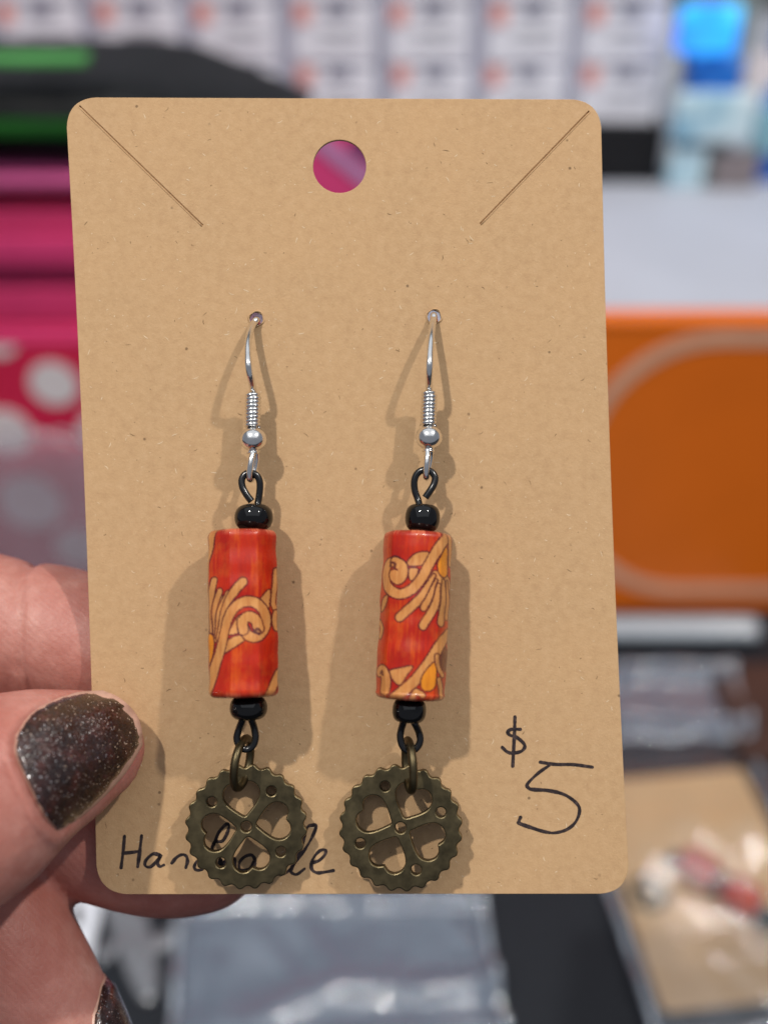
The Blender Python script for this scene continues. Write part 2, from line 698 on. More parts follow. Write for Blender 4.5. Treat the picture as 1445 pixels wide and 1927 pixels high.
def inked(name, strokes, region, scale, parent, width, seed):
    """pen strokes as flat ribbons of ink lying on the card"""
    rnd = random.Random(seed)
    Vv, Ff = [], []
    for si, st in enumerate(strokes):
        pts = [(region[0] + x / scale, region[1] + y / scale, 0) for x, y in st]
        path = spline(pts, 10) if len(pts) > 2 else [Vector(pts[0]).lerp(Vector(pts[-1]), k / 10) for k in range(11)]
        n = len(path)
        wv = [width * (0.84 + 0.34 * noise.noise((i * 0.11, seed, si * 3.1)) + 0.14 * noise.noise((i * 0.9, seed, si))) for i in range(n)]
        lay = -0.00002 - 0.000003 * si
        start = len(Vv)
        for i in range(n):
            t = (path[min(i + 1, n - 1)] - path[max(i - 1, 0)])
            t.normalize()
            nn = Vector((-t.y, t.x, 0)) * wv[i] / 2
            for q in (path[i] + nn, path[i] - nn):
                x, z = c2(q.x, q.y)
                Vv.append(Vector((x, lay, z)))
        for i in range(n - 1):
            a = start + 2 * i
            Ff.append((a, a + 1, a + 3, a + 2))
        for end, sg in ((0, -1), (n - 1, 1)):
            t = (path[min(end + 1, n - 1)] - path[max(end - 1, 0)]).normalized()
            a0 = math.atan2(t.y, t.x) + (0 if sg > 0 else math.pi)
            s0 = len(Vv)
            for k in range(7):
                an = a0 - math.pi / 2 + math.pi * k / 6
                x, z = c2(path[end].x + math.cos(an) * wv[end] / 2, path[end].y + math.sin(an) * wv[end] / 2)
                Vv.append(Vector((x, lay - 0.000001, z)))
            Ff.append(tuple(range(s0, s0 + 7)))
    return mesh(name, Vv, Ff, M_ink, parent, cb, False)


RA, SA = (0, 1000), 2.078          # close view of the lower left
RG, SG = (320, 1340), 4.817        # close view of the left charm
hw = [[((x - 0), y) for x, y in s] for s in (
    [(488, 1192), (483, 1250), (475, 1315)], [(555, 1190), (548, 1250), (540, 1311)], [(482, 1258), (515, 1255), (550, 1250)],
    [(628, 1266), (600, 1261), (572, 1286), (570, 1308), (592, 1310), (622, 1280), (630, 1264), (618, 1295), (626, 1310), (642, 1304)])]
inked('handwriting', hw, RA, SA, card, 7.4, 3)
hw2 = [[(18, 1368), (60, 1318), (110, 1292), (148, 1305), (160, 1350), (145, 1410)],
       [(300, 1330), (245, 1355), (222, 1405), (245, 1432), (300, 1415), (360, 1300), (410, 1170), (450, 1080), (520, 1012), (532, 1060), (480, 1165), (405, 1182), (370, 1290), (365, 1400), (400, 1420)],
       [(440, 1420), (460, 1330), (475, 1400), (520, 1320), (535, 1400), (585, 1325), (590, 1420)],
       [(770, 1330), (740, 1295), (680, 1310), (630, 1365), (640, 1430), (720, 1420), (770, 1335), (765, 1420), (800, 1440)],
       [(1080, 1370), (1030, 1385), (990, 1430), (1000, 1475), (1060, 1450), (1110, 1400), (1200, 1280), (1280, 1150), (1325, 1035), (1290, 1025), (1240, 1055), (1190, 1230), (1110, 1400), (1100, 1450), (1150, 1470), (1220, 1420)],
       [(1285, 1365), (1350, 1345), (1405, 1290), (1405, 1248), (1350, 1262), (1292, 1340), (1285, 1420), (1330, 1455), (1400, 1450), (1480, 1435)]]
inked('handwriting', hw2, RG, SG, card, 7.2, 5)
RP, SP = (900, 1320), 4.817
inked('price_writing', [
    [(330, 140), (325, 300), (310, 585)],
    [(378, 252), (300, 252), (266, 275), (285, 305), (345, 325), (405, 375), (418, 415), (385, 452), (310, 468), (258, 455), (216, 416)],
    [(560, 550), (700, 570), (860, 572), (1030, 595)],
    [(640, 580), (540, 650), (445, 745), (455, 785), (500, 798), (640, 808), (780, 845), (885, 920), (915, 990), (880, 1090), (800, 1160), (690, 1190), (590, 1178), (470, 1140), (372, 1105), (366, 1085), (380, 1050)],
    ],
      RP, SP, card, 7.8, 9)


for hx, hy in ((482.5, 600), (816.5, 596)):
    lip = []
    for k in range(28):
        a_ = 2 * math.pi * k / 28
        x_, z_ = c2(hx + 14.2 * math.cos(a_) + 0.8 * math.sin(5 * a_), hy + 14.2 * math.sin(a_) + 0.8 * math.cos(3 * a_))
        lip.append(Vector((x_, -0.00003 - 0.00003 * math.sin(3 * a_ + hx), z_)))
    v, f = tube(lip, 0.00008, 8, True)
    mesh('torn_rim', v, f, M_kraft, card, cb)


def inside(px, py):
    fx = (py - 183) / 1500
    if not (140 + 56 * fx < px < 1112 + 50 * fx and 198 < py < 1668): return False
    if (px - 639) ** 2 + (py - 313) ** 2 < 58 ** 2: return False
    for h in ((482.5, 600), (816.5, 596)):
        if (px - h[0]) ** 2 + (py - h[1]) ** 2 < 20 ** 2: return False
    for a, b in (((150, 199), (382, 424)), ((1108, 209), (903, 421))):
        a, b, q = Vector(a), Vector(b), Vector((px, py))
        t = max(0, min(1, (q - a).dot(b - a) / (b - a).length_squared))
        if (q - a.lerp(b, t)).length < 12: return False
    return True


def flecks(mat, count, lmin, lmax, wd, seed):
    rnd = random.Random(seed)
    Vv, Ff = [], []
    while len(Ff) < count * 3:
        px, py = rnd.uniform(120, 1190), rnd.uniform(180, 1690)
        if not inside(px, py): continue
        a = rnd.uniform(0, math.pi)
        cv = rnd.uniform(-0.9, 0.9)
        L = lmin + (lmax - lmin) * rnd.random() ** 3
        wv = wd * rnd.uniform(0.6, 1.25)
        lay = -0.000011 - 0.000004 * rnd.random()
        s = len(Vv)
        x, y = px, py
        for k in range(4):
            ww = wv * (1 if k in (1, 2) else 0.35)
            for sg in (1, -1):
                X, Z = c2(x - math.sin(a) * ww / 2 * sg, y + math.cos(a) * ww / 2 * sg)
                Vv.append(Vector((X, lay, Z)))
            x += math.cos(a) * L / 3
            y += math.sin(a) * L / 3
            a += cv * 0.5
        for k in range(3):
            Ff.append((s + 2 * k, s + 2 * k + 1, s + 2 * k + 3, s + 2 * k + 2))
    o = mesh('paper_fibres', Vv, Ff, mat, card, cb, False)
    o['kind'] = 'stuff'


flecks(M_fleck_dark, 300, 1.8, 13, 1.15, 11)
flecks(M_fleck_pale, 700, 2.5, 13, 1.3, 12)


# ================================================================= EARRINGS
def seg_dist(X, Y, pts):
    """distance from every sample to a polyline, and the polyline's length fraction at the nearest point"""
    best = np.full(X.shape, 1e9)
    for (x0, y0), (x1, y1) in zip(pts[:-1], pts[1:]):
        dx, dy = x1 - x0, y1 - y0
        L = dx * dx + dy * dy + 1e-9
        t = np.clip(((X - x0) * dx + (Y - y0) * dy) / L, 0, 1)
        best = np.minimum(best, np.hypot(X - x0 - t * dx, Y - y0 - t * dy))
    return best


TAN = np.array(srgb(202, 132, 72))
TAN2 = np.array(srgb(222, 162, 98))
REDC = np.array(srgb(196, 48, 18))
REDB = np.array(srgb(176, 32, 18))
LINE = np.array(srgb(82, 26, 34))
ORNG = np.array(srgb(228, 140, 30))


def paint(X, Y, shapes, seed):
    """flat printed pattern: X, Y in close-view units unwrapped round the bead"""
    rs = np.random.RandomState(seed)
    col = np.zeros(X.shape + (3,))
    f = 0.5 + 0.5 * np.sin(X * 0.011 + 1.7 * np.sin(Y * 0.004 + seed)) * np.cos(Y * 0.0035 + seed)
    col[:] = REDB + (REDC - REDB) * f[..., None]
    # grain: long streaks of orange and plum where the stain took unevenly
    st = rs.normal(0, 1, X.shape)
    for ax_, m_ in ((0, 14), (1, 1)):
        k_ = np.ones(2 * m_ + 1) / (2 * m_ + 1)
        st = np.apply_along_axis(lambda q_: np.convolve(q_, k_, 'same'), ax_, st)
    st /= st.std()
    blob = np.sin(X * 0.012 + seed * 2.1) * np.cos(Y * 0.0045 + seed) + 0.5 * np.sin(X * 0.03 + Y * 0.006)
    a = np.clip(0.22 * st + 0.45 * blob - 0.12, 0, 0.6)[..., None]
    col = col * (1 - a) + np.array(srgb(214, 84, 20)) * a
    a = np.clip(-0.15 * st - 0.35 * blob - 0.20, 0, 0.4)[..., None]
    col = col * (1 - a) + np.array(srgb(150, 24, 24)) * a
    jit = rs.normal(0, 4.0, X.shape)
    for sh in shapes:
        kind = sh[0]
        if kind == 'petal':
            pts = [(p.x, p.y) for p in spline([(x, y, 0) for x, y in sh[1]], 6)]
            d = np.full(X.shape, 1e9)
            nseg = len(pts) - 1
            for k_ in range(nseg):
                w_ = sh[2] / 2 * 1.2 * (0.35 + 0.65 * math.sin(min(1.0, (k_ + 0.5) / nseg * 1.25) * math.pi / 2))
                d = np.minimum(d, seg_dist(X, Y, pts[k_:k_ + 2]) - w_)
            d = d + jit * 0.4
            wd = 0
            fill = TAN
        elif kind == 'stroke':
            pts = [(p.x, p.y) for p in spline([(x, y, 0) for x, y in sh[1]], 7)]
            d = seg_dist(X, Y, pts) + jit * 0.5
            wd = sh[2] / 2 * (1.10 if sh[2] > 10 else 1)
            fill = TAN if len(sh) < 4 else sh[3]
        else:
            pts = [(p.x, p.y) for p in spline([(x, y, 0) for x, y in sh[1]], 6, True)]
            ins = in_poly(X, Y, pts)
            d = seg_dist(X, Y, pts + pts[:1])
            d = np.where(ins, -d, d) + jit * 0.5
            wd = 0
            fill = sh[2] if len(sh) > 2 else TAN
        a = np.clip((wd + 13 - d) / 8, 0, 1)[..., None] * 0.9
        col = col * (1 - a) + LINE * a
        a = np.clip((wd - 1 - d) / 7, 0, 1)[..., None] * 0.96
        fc = fill + (TAN2 - fill) * ((0.45 + 0.12 * st)[..., None].clip(0, 1) if fill is TAN else 0.04)
        col = col * (1 - a) + fc * a
    return col


LEFT_PRINT = [
    ('poly', [(60, 1150), (90, 800), (150, 720), (230, 780), (330, 800), (300, 960), (230, 1180)]),
    ('stroke', [(172, 190), (140, 350), (100, 500), (60, 640)], 62),
    ('petal', [(100, 1100), (85, 900), (75, 700)], 45),
    ('petal', [(140, 1110), (120, 900), (98, 680)], 42),
    ('petal', [(160, 1110), (150, 860), (190, 645)], 50),
    ('petal', [(185, 1110), (190, 880), (245, 745)], 46),
    ('petal', [(205, 1140), (235, 930), (330, 770)], 48),
    ('petal', [(225, 1160), (290, 900), (395, 740), (462, 668)], 66),
    ('poly', [(145, 1400), (105, 1250), (118, 1140), (150, 1115), (185, 1150), (188, 1240)], ORNG),
    ('stroke', [(735, 900), (722, 820), (742, 560)], 40),
    ('poly', [(600, 860), (640, 780), (690, 735), (700, 800), (690, 900), (650, 920)]),
    ('stroke', [(745, 940), (735, 1000), (750, 1080)], 46),
    ('poly', [(270, 1300), (290, 1210), (380, 1150), (450, 1140), (478, 1178), (400, 1235)]),
    ('poly', [(335, 1130), (370, 1040), (430, 960), (470, 1000), (440, 1105)]),
    ('stroke', [(112, 1660), (150, 1540), (215, 1360), (275, 1190), (312, 1020), (380, 900), (480, 842), (580, 858), (648, 940),
                (655, 1060), (590, 1150), (510, 1140), (465, 1060)], 82),
    ('stroke', [(465, 1090), (462, 1010), (520, 975), (575, 1010), (600, 1080)], 84),
    ('stroke', [(600, 1130), (565, 1108), (590, 1085), (612, 1108)], 6, LINE),
    ('stroke', [(770, 1480), (740, 1560), (690, 1680)], 60),
    ('stroke', [(900, 300), (960, 600), (900, 900), (1000, 1250), (940, 1600)], 80),
    ('stroke', [(1150, 250), (1240, 600), (1130, 1000), (1250, 1500)], 90),
    ('poly', [(1000, 500), (1060, 640), (1020, 760), (960, 650)], ORNG),
    ('stroke', [(-60, 300), (-160, 700), (-40, 1000), (-150, 1500)], 80),
]
RIGHT_PRINT = [
    ('poly', [(600, 560), (480, 780), (430, 880), (540, 880), (620, 900), (720, 900), (780, 640)]),
    ('poly', [(90, 930), (130, 830), (185, 790), (180, 850), (130, 925)]),
    ('stroke', [(85, 1040), (110, 1090), (85, 1160)], 46),
    ('petal', [(600, 600), (470, 810), (285, 985)], 66),
    ('petal', [(620, 640), (560, 790), (505, 890)], 50),
    ('petal', [(640, 680), (600, 880), (500, 1050)], 62),
    ('petal', [(690, 640), (695, 820), (668, 1010)], 62),
    ('petal', [(735, 640), (745, 800), (740, 960)], 44),
    ('poly', [(350, 500), (430, 420), (535, 395), (560, 430), (500, 510), (390, 530)]),
    ('poly', [(370, 560), (420, 545), (455, 560), (430, 640), (380, 650)]),
    ('stroke', [(770, 200), (660, 330), (560, 500), (480, 640), (390, 740), (280, 780), (185, 720), (155, 610), (180, 520), (250, 490)], 80),
    ('stroke', [(250, 500), (310, 540), (310, 610), (270, 650), (245, 610)], 86),
    ('stroke', [(205, 535), (215, 500), (245, 515), (240, 545)], 6, LINE),
    ('stroke', [(765, 240), (770, 350), (785, 480)], 44),
    ('poly', [(718, 335), (742, 450), (738, 570), (690, 610), (645, 575), (640, 480)], ORNG),
    ('poly', [(715, 1200), (680, 1260), (660, 1350), (690, 1420), (740, 1440), (760, 1300)], LINE),
    ('stroke', [(765, 1110), (660, 1210), (570, 1350), (440, 1520), (330, 1620), (240, 1700)], 88),
    ('poly', [(615, 1355), (620, 1470), (605, 1590), (540, 1625), (485, 1585), (500, 1480)], ORNG),
    ('stroke', [(625, 1310), (640, 1400), (690, 1480)], 40),
    ('stroke', [(650, 1520), (680, 1600), (690, 1700)], 44),
    ('stroke', [(400, 1690), (440, 1630), (500, 1660)], 46),
    ('poly', [(195, 1465), (290, 1430), (405, 1410), (350, 1500), (290, 1580), (225, 1540)]),
    ('stroke', [(95, 1480), (140, 1460), (165, 1540), (150, 1640)], 80),
    ('stroke', [(115, 1490), (130, 1470), (138, 1500)], 6, LINE),
    ('stroke', [(900, 260), (960, 600), (900, 1000), (1000, 1350), (940, 1650)], 80),
    ('stroke', [(1150, 250), (1240, 600), (1130, 1000), (1250, 1500)], 90),
    ('stroke', [(-60, 300), (-160, 700), (-40, 1000), (-150, 1500)], 80),
]


def wood_bead(parent, off, top, bottom, R, region, shapes, seed, phase):
    """hollow wood bead with a rounded octagonal section and a printed skin"""
    A, B = top, bottom
    ax = (B - A)
    L = ax.length
    ax = ax.normalized()
    view = Vector((0, -1, 0))
    u = view.cross(ax).normalized()            # to the picture's left or right
    if u.x < 0: u = -u
    f = ax.cross(u).normalized()
    if f.y > 0: f = -f                          # towards the viewer
    NS, rows = 288, []
    rr = 0.00065
    for k in range(7):
        a = math.pi / 2 * k / 6
        rows.append((R - rr + rr * math.sin(a), rr - rr * math.cos(a)))
    NR = 200
    for k in range(1, NR):
        rows.append((R, rr + (L - 2 * rr) * k / NR))
    for k in range(7):
        a = math.pi / 2 * k / 6
        rows.append((R - rr + rr * math.cos(a), L - rr + rr * math.sin(a)))
    nr = len(rows)
    phi = np.arange(NS) / NS * 2 * np.pi
    fac = np.cos(np.pi / 8) / np.cos(((phi + phase) % (np.pi / 4)) - np.pi / 8)
    fac = 1 + (fac - 1) * 0.55
    verts, faces = [], []
    Xs, Ys = np.zeros((nr, NS)), np.zeros((nr, NS))
    for i, (r, h) in enumerate(rows):
        c = A + ax * h
        wob = 1 + 0.012 * math.sin(h * 900 + seed) + 0.008 * math.sin(h * 2300 + seed * 2)
        bul = wob if 7 <= i < nr - 7 else 1
        for k in range(NS):
            a = phi[k]
            q = c + (u * math.sin(a) + f * math.cos(a)) * (r * fac[k] * bul)
            verts.append(q)
        # unwrapped print coordinates in close-view units
        sc_ = (D + c.y * 1000) / D * S
        cx = c.x / sc_ + 722.5
        cy = 963.5 - c.z / sc_
        aa = (phi + np.pi) % (2 * np.pi) - np.pi
        lim = np.radians(60)
        fx = np.where(np.abs(aa) < lim, np.sin(aa), np.sign(aa) * (math.sin(lim) + 0.5 * (np.abs(aa) - lim)))
        Xs[i] = (cx - region[0]) * 4.82 + fx * (R / sc_) * 4.82
        Ys[i] = (cy - region[1]) * 4.82
    for i in range(nr - 1):
        for k in range(NS):
            faces.append((i * NS + k, i * NS + (k + 1) % NS, (i + 1) * NS + (k + 1) % NS, (i + 1) * NS + k))
    # the two ends, with a bore
    for end, s in ((0, -1), (nr - 1, 1)):
        c = A + ax * (rows[end][1])
        st = len(verts)
        rb = R * 0.38
        for k in range(NS):
            a = phi[k]
            verts.append(c + (u * math.sin(a) + f * math.cos(a)) * rb)
        for k in range(NS):
            q = (end * NS + k, end * NS + (k + 1) % NS, st + (k + 1) % NS, st + k)
            faces.append(q if s > 0 else q[::-1])
    col = paint(Xs, Ys, shapes, seed)
    # rubbed rims show bare wood and old colour
    rim = np.zeros((nr, NS))
    for i, (r, h) in enumerate(rows):
        e = min(h, L - h) / 0.0007
        rim[i] = np.clip(1 - e, 0, 1)
    rs = np.random.RandomState(seed + 5)
    ph = phi
    wear = 0.5 + 0.5 * np.sin(ph * 7 + seed) * np.sin(ph * 3.3 + 1) + rs.normal(0, 0.12, NS)
    rimc = np.where(wear[None, :, None] > 0.55, np.array(srgb(205, 125, 95))[None, None], np.array(srgb(120, 45, 40))[None, None])
    a = (rim * 0.75)[..., None]
    col = col * (1 - a) + rimc * a
    full = np.concatenate([col.reshape(-1, 3), np.tile(np.array(srgb(110, 50, 36)), (2 * NS, 1))])
    o = mesh('wood_bead', verts, faces, M_wood, parent, off, True)
    at = o.data.color_attributes.new('print', 'FLOAT_COLOR', 'POINT')
    at.data.foreach_set('color', np.concatenate([full, np.ones((len(full), 1))], 1).astype(np.float32).ravel())
    v, fc = lathe([(R * 0.385, 0.0001), (R * 0.385, L - 0.0001)], A, ax, 24)
    mesh('bore', [q for q in v], fc, M_hole, o, off, True)
    return o


def seed_bead(parent, off, cpx, cpy, h, wpx, hpx, q_pow, axis):
    s = (D - h) / D * S
    R, H = wpx / 2 * s, hpx * s
    prof = []
    n = 20
    prof.append((R * 0.30, 0.02 * H))
    for k in range(n + 1):
        a = -math.pi / 2 + math.pi * k / n
        ca, sa = math.cos(a), math.sin(a)
        prof.append((R * 0.30 + R * 0.70 * (abs(ca) ** q_pow), H * (0.5 + 0.5 * math.copysign(abs(sa) ** 0.92, sa))))
    prof.append((R * 0.30, 0.98 * H))
    c = P(cpx, cpy, -h)
    v, f = lathe(prof, c - axis.normalized() * H / 2, axis, 36)
    return mesh('glass_bead', v, f, M_glass, parent, off, True)


def heart(ang, R):
    """heart opening of the charm, its point towards the hub; ang is the way the lobes face"""
    half = [(0.0, 0.165), (0.09, 0.228), (0.195, 0.325), (0.272, 0.425), (0.298, 0.52), (0.272, 0.62), (0.195, 0.692), (0.105, 0.702), (0.04, 0.672), (0.0, 0.650)]
    base = half + [(-x, y) for x, y in half[-2:0:-1]]
    ca, sa = math.cos(ang - math.pi / 2), math.sin(ang - math.pi / 2)
    return [((p.x * ca - p.y * sa) * R, (p.x * sa + p.y * ca) * R) for p in spline([(x, y, 0) for x, y in base], 3, True)]


def gear_mesh(R, rot, teeth=24, thick=0.0013):
    out = []
    N = teeth * 16
    for k in range(N):
        a = 2 * math.pi * k / N
        wv = math.cos(teeth * a)
        r = R * (0.962 + 0.028 * math.copysign(abs(wv) ** 0.85, wv))
        out.append((r * math.cos(a + rot), r * math.sin(a + rot)))
    loops_ = [out]
    for q in range(4):
        a = rot + math.pi / 2 * (q + 1)
        loops_.append(heart(a, R))
        a2 = rot + math.pi / 4 + math.pi / 2 * q
        loops_.append([(x, z) for x, z in circ(math.cos(a2) * R * 0.69, math.sin(a2) * R * 0.69, R * 0.078, 20)])
    loops_.append(circ(0, 0, R * 0.085, 20))
    return plate(loops_, thick, 0.00016, 'gear_charm')


def earring(name, label, q):
    base = P(*q['gear'][:2], -q['gear'][2]) - Vector((0, 0, q['gear'][3] * S))
    root = thing(name, label, 'earring', CARDM @ Matrix.Translation(base), 'earrings on the kraft card')
    r1, r2 = q['r1'], 4.82
    z1 = lambda x, y, h: P(r1[0] + x / r2, r1[1] + y / r2, -h)
    # hook wire: behind the card, up through the hole and down in front
    pts = [P(q['hole'][0] + 3, q['hole'][1] + 210, -(-5.0)), P(q['hole'][0] + 2, q['hole'][1] + 90, 4.6),
           P(q['hole'][0] + 1, q['hole'][1] + 22, 2.6)] + [z1(*a) for a in q['hook']]
    v, f = tube(spline(pts, 9), 0.00039, 14)
    hook = mesh('ear_hook', v, f, M_silver, root, base)
    # coil
    a, b = z1(*q['coil'][0]), z1(*q['coil'][1])
    ax = (b - a).normalized()
    u = ax.cross(Vector((0, 1, 0))).normalized()
    w_ = ax.cross(u)
    turns = 9
    hel = []
    for k in range(turns * 22 + 1):
        t = k / (turns * 22)
        an = t * turns * 2 * math.pi
        rr = 0.00067 * (0.80 if t < 0.03 else 1)
        hel.append(a + ax * (t * (b - a).length) + (u * math.cos(an) + w_ * math.sin(an)) * rr)
    v, f = tube(hel, 0.00023, 8)
    mesh('coil', v, f, M_silver, hook, base)
    # ball
    c = z1(*q['ball'])
    R = 0.00146
    prof = [(0.0004, -R * 1.02), (0.00055, -R * 0.98)]
    for k in range(1, 24):
        t = -math.pi / 2 + math.pi * k / 24
        if math.cos(t) * R > 0.00055: prof.append((math.cos(t) * R, math.sin(t) * R * 0.95))
    prof += [(0.00062, R * 0.97), (0.00070, R * 1.03), (0.00066, R * 1.10), (0.0004, R * 1.10)]
    v, f = lathe(prof, c, ax, 40)
    mesh('ball', v, f, M_silver, hook, base)
    # loop under the ball
    v, f = tube(spline([z1(*p) for p in q['loop']], 9), 0.00034, 12)
    mesh('loop', v, f, M_silver, hook, base)
    # black eye pin: upper eye, the pin through the beads, lower eye
    v, f = tube(spline([z1(*p) for p in q['eye_top']], 9), 0.00039, 12)
    pin = mesh('eye_pin', v, f, M_blackwire, root, base)
    r3 = q['r3']
    v, f = tube(spline([P(r3[0] + x / 4.817, r3[1] + y / 4.817, -h) for x, y, h in q['eye_bot']], 9), 0.00039, 12)
    mesh('lower_eye', v, f, M_blackwire, pin, base)
    # beads
    bt, bb = q['bead']
    A, B = P(bt[0], bt[1], -bt[2]), P(bb[0], bb[1], -bb[2])
    axis = (A - B)
    s1, s2 = q['seed']
    seed_bead(root, base, *s1, axis)
    seed_bead(root, base, *s2, axis)
    wood_bead(root, base, A, B, q['R'], q['r2'], q['print'], q['seedn'], q['phase'])
    # jump ring: a round ring seen nearly on edge
    jc = P(*q['ring'][:2], -q['ring'][2])
    yaw, lean = q['ring'][3], q['ring'][4]
    rad = q['ring'][5]
    e1 = Vector((math.sin(yaw), -math.cos(yaw), 0))
    e2 = Vector((math.sin(lean), 0, math.cos(lean)))
    e2 = (e2 - e1 * e2.dot(e1)).normalized()
    ring = [jc + e1 * math.cos(2 * math.pi * k / 48) * rad + e2 * math.sin(2 * math.pi * k / 48) * rad for k in range(48)]
    v, f = tube(ring, 0.00046, 14, True)
    mesh('jump_ring', v, f, M_bronze, root, base)
    # gear charm
    gx, gy, gh, gr = q['gear'][:4]
    sg = (D - gh) / D * S
    me = gear_mesh(gr * sg, q['gear'][4])
    g = link('gear_charm', me, M_bronze, root, False)
    g.matrix_local = Matrix.Translation(P(gx, gy, -gh) - base) @ Matrix.Rotation(q['gear'][5], 4, 'X') @ Matrix.Rotation(q['gear'][6], 4, 'Z')
    me.materials.append(M_bronze_edge)
    for p in me.polygons:
        if 0.15 < abs(p.normal.y) < 0.9: p.material_index = 1
    return root


left = dict(
    r1=(370, 560), r2=(370, 960), r3=(320, 1340), hole=(482, 598),
    hook=[(548, 205, 0.15), (518, 235, 0.8), (487, 300, 1.9), (468, 400, 3.2), (466, 500, 4.2), (470, 600, 4.9), (482, 690, 4.7), (502, 780, 3.9), (516, 860, 2.94), (515, 960, 2.94)],
    coil=[(514, 878, 2.90), (508, 1180, 3.23)], ball=(515, 1285, 3.32),
    loop=[(512, 1350, 3.36), (512, 1400, 3.78), (495, 1480, 4.20), (482, 1580, 4.20), (485, 1650, 3.78), (505, 1640, 3.11), (525, 1560, 2.69), (542, 1470, 2.77), (540, 1390, 3.19), (525, 1340, 3.36)],
    eye_top=[(500, 1848, 3.90), (455, 1790, 3.90), (418, 1720, 3.80), (412, 1650, 3.70), (445, 1602, 3.60), (500, 1590, 3.55), (552, 1620, 3.50), (575, 1680, 3.50), (572, 1770, 3.50), (556, 1870, 3.60), (530, 1960, 4.20), (520, 2120, 4.20)],
    eye_bot=[(705, -60, 6.00), (670, 40, 5.90), (628, 150, 5.20), (606, 240, 5.00), (635, 310, 4.90), (695, 338, 4.80), (752, 305, 4.80), (776, 235, 4.90), (765, 150, 5.10), (730, 40, 5.80), (712, -50, 6.00)],
    bead=((456, 1000, 4.3), (459, 1311, 6.4)), R=0.00386, print=LEFT_PRINT, seedn=3, phase=0.22,
    seed=((478, 974, 4.0, 73, 50, 0.85), (468, 1332, 6.1, 71, 46, 0.80)),
    ring=(456, 1436, 3.7, -0.20, 0.12, 0.00268), gear=(463.5, 1556, 2.9, 116, math.radians(9.7), math.radians(-7), math.radians(3)))
right = dict(
    r1=(700, 560), r2=(690, 960), r3=(600, 1340), hole=(817, 594),
    hook=[(560, 165, 0.15), (556, 200, 0.8), (545, 270, 1.9), (534, 370, 3.2), (526, 480, 4.2), (521, 590, 4.9), (518, 680, 4.7), (517, 770, 3.9), (516, 850, 2.94), (515, 950, 2.94)],
    coil=[(519, 862, 2.90), (510, 1162, 3.23)], ball=(515, 1268, 3.32),
    loop=[(500, 1335, 3.36), (502, 1390, 3.78), (499, 1470, 4.20), (492, 1560, 4.20), (490, 1630, 3.78), (500, 1620, 3.11), (512, 1540, 2.69), (530, 1450, 2.77), (530, 1380, 3.19), (516, 1330, 3.36)],
    eye_top=[(482, 1815, 3.90), (528, 1750, 3.90), (562, 1690, 3.80), (570, 1630, 3.70), (535, 1580, 3.60), (470, 1563, 3.55), (412, 1595, 3.50), (384, 1660, 3.50), (388, 1750, 3.50), (418, 1840, 3.60), (440, 1940, 4.20), (445, 2120, 4.20)],
    eye_bot=[(810, -40, 6.00), (778, 60, 5.90), (746, 160, 5.20), (738, 240, 5.00), (762, 315, 4.90), (820, 352, 4.80), (885, 325, 4.80), (918, 260, 4.90), (905, 180, 5.10), (862, 90, 5.80), (820, -20, 6.00)],
    bead=((787, 1003, 4.3), (771, 1316, 6.4)), R=0.00372, print=RIGHT_PRINT, seedn=8, phase=0.05,
    seed=((795, 975, 4.0, 66, 51, 0.62), (770, 1337, 6.1, 64, 46, 0.62)),
    ring=(770, 1440, 3.7, 0.14, -0.04, 0.00268), gear=(753.5, 1558, 2.9, 118, math.radians(-24), math.radians(-7), math.radians(-4)))
earring('earring', 'dangle earring whose red bead has its scroll pattern across the middle, price side opposite', left)
earring('earring', 'dangle earring hanging nearer the handwritten price, scroll at the top of its red bead', right)


# ================================================================= HAND
def finger(sts, flat=1.0):
    """stations (px, py, depth mm, half width mm[, half depth mm]) in the card frame"""
    pts = [P(s[0], s[1], s[2]) for s in sts]
    ra = [s[3] for s in sts]
    rb = [s[4] if len(s) > 4 else s[3] * flat for s in sts]
    path = spline(pts, 8)
    ra = [p.x for p in spline([(a, 0, 0) for a in ra], 8)]
    rb = [p.x for p in spline([(a, 0, 0) for a in rb], 8)]
    return path, [max(0.0002, a / 1000) for a in ra], [max(0.0002, a / 1000) for a in rb]


def thumb_a(wpx, dep):
    return wpx / 2 * PX * (D + dep) / D


thumb_st = []
for px, py, wpx, dep, b in ((-760, 1830, 470, -2, 14), (-560, 1770, 420, -9, 12.5), (-400, 1715, 400, -14, 11.0), (-250, 1635, 392, -15, 10.0), (-130, 1560, 392, -13.2, 9.2),
                            (-20, 1490, 372, -10.4, 8.4), (64, 1448, 312, -7.8, 7.0), (125, 1426, 268, -5.9, 5.5), (180, 1410, 226, -4.4, 4.1),
                            (222, 1402, 180, -3.2, 2.9), (250, 1396, 124, -2.4, 2.1), (264, 1393, 66, -1.9, 1.4), (270, 1391, 12, -1.7, 0.4)):
    thumb_st.append((px, py, dep, thumb_a(wpx, dep), b))
index_st = [(-640, 1380, 14, 11), (-420, 1255, 15, 10), (-230, 1180, 13, 9.3), (-70, 1172, 11.2, 9.0), (-5, 1178, 10.6, 8.7), (30, 1184, 10.6, 8.35),
            (70, 1192, 10.4, 8.75), (130, 1206, 10.2, 8.8), (260, 1245, 10, 8.4), (360, 1290, 9.6, 7.4), (420, 1315, 9.4, 5.6), (450, 1328, 9.3, 3.2), (462, 1332, 9.2, 0.8)]
middle_st = [(-640, 1520, 14, 11), (-380, 1470, 15, 10), (-160, 1470, 12.5, 9.2), (40, 1500, 10.6, 8.7), (190, 1563, 10, 8.4), (310, 1597, 9.6, 8.1),
             (395, 1607, 9.3, 7.0), (450, 1606, 9.1, 5.3), (482, 1604, 9, 3.2), (496, 1603, 9, 0.8)]
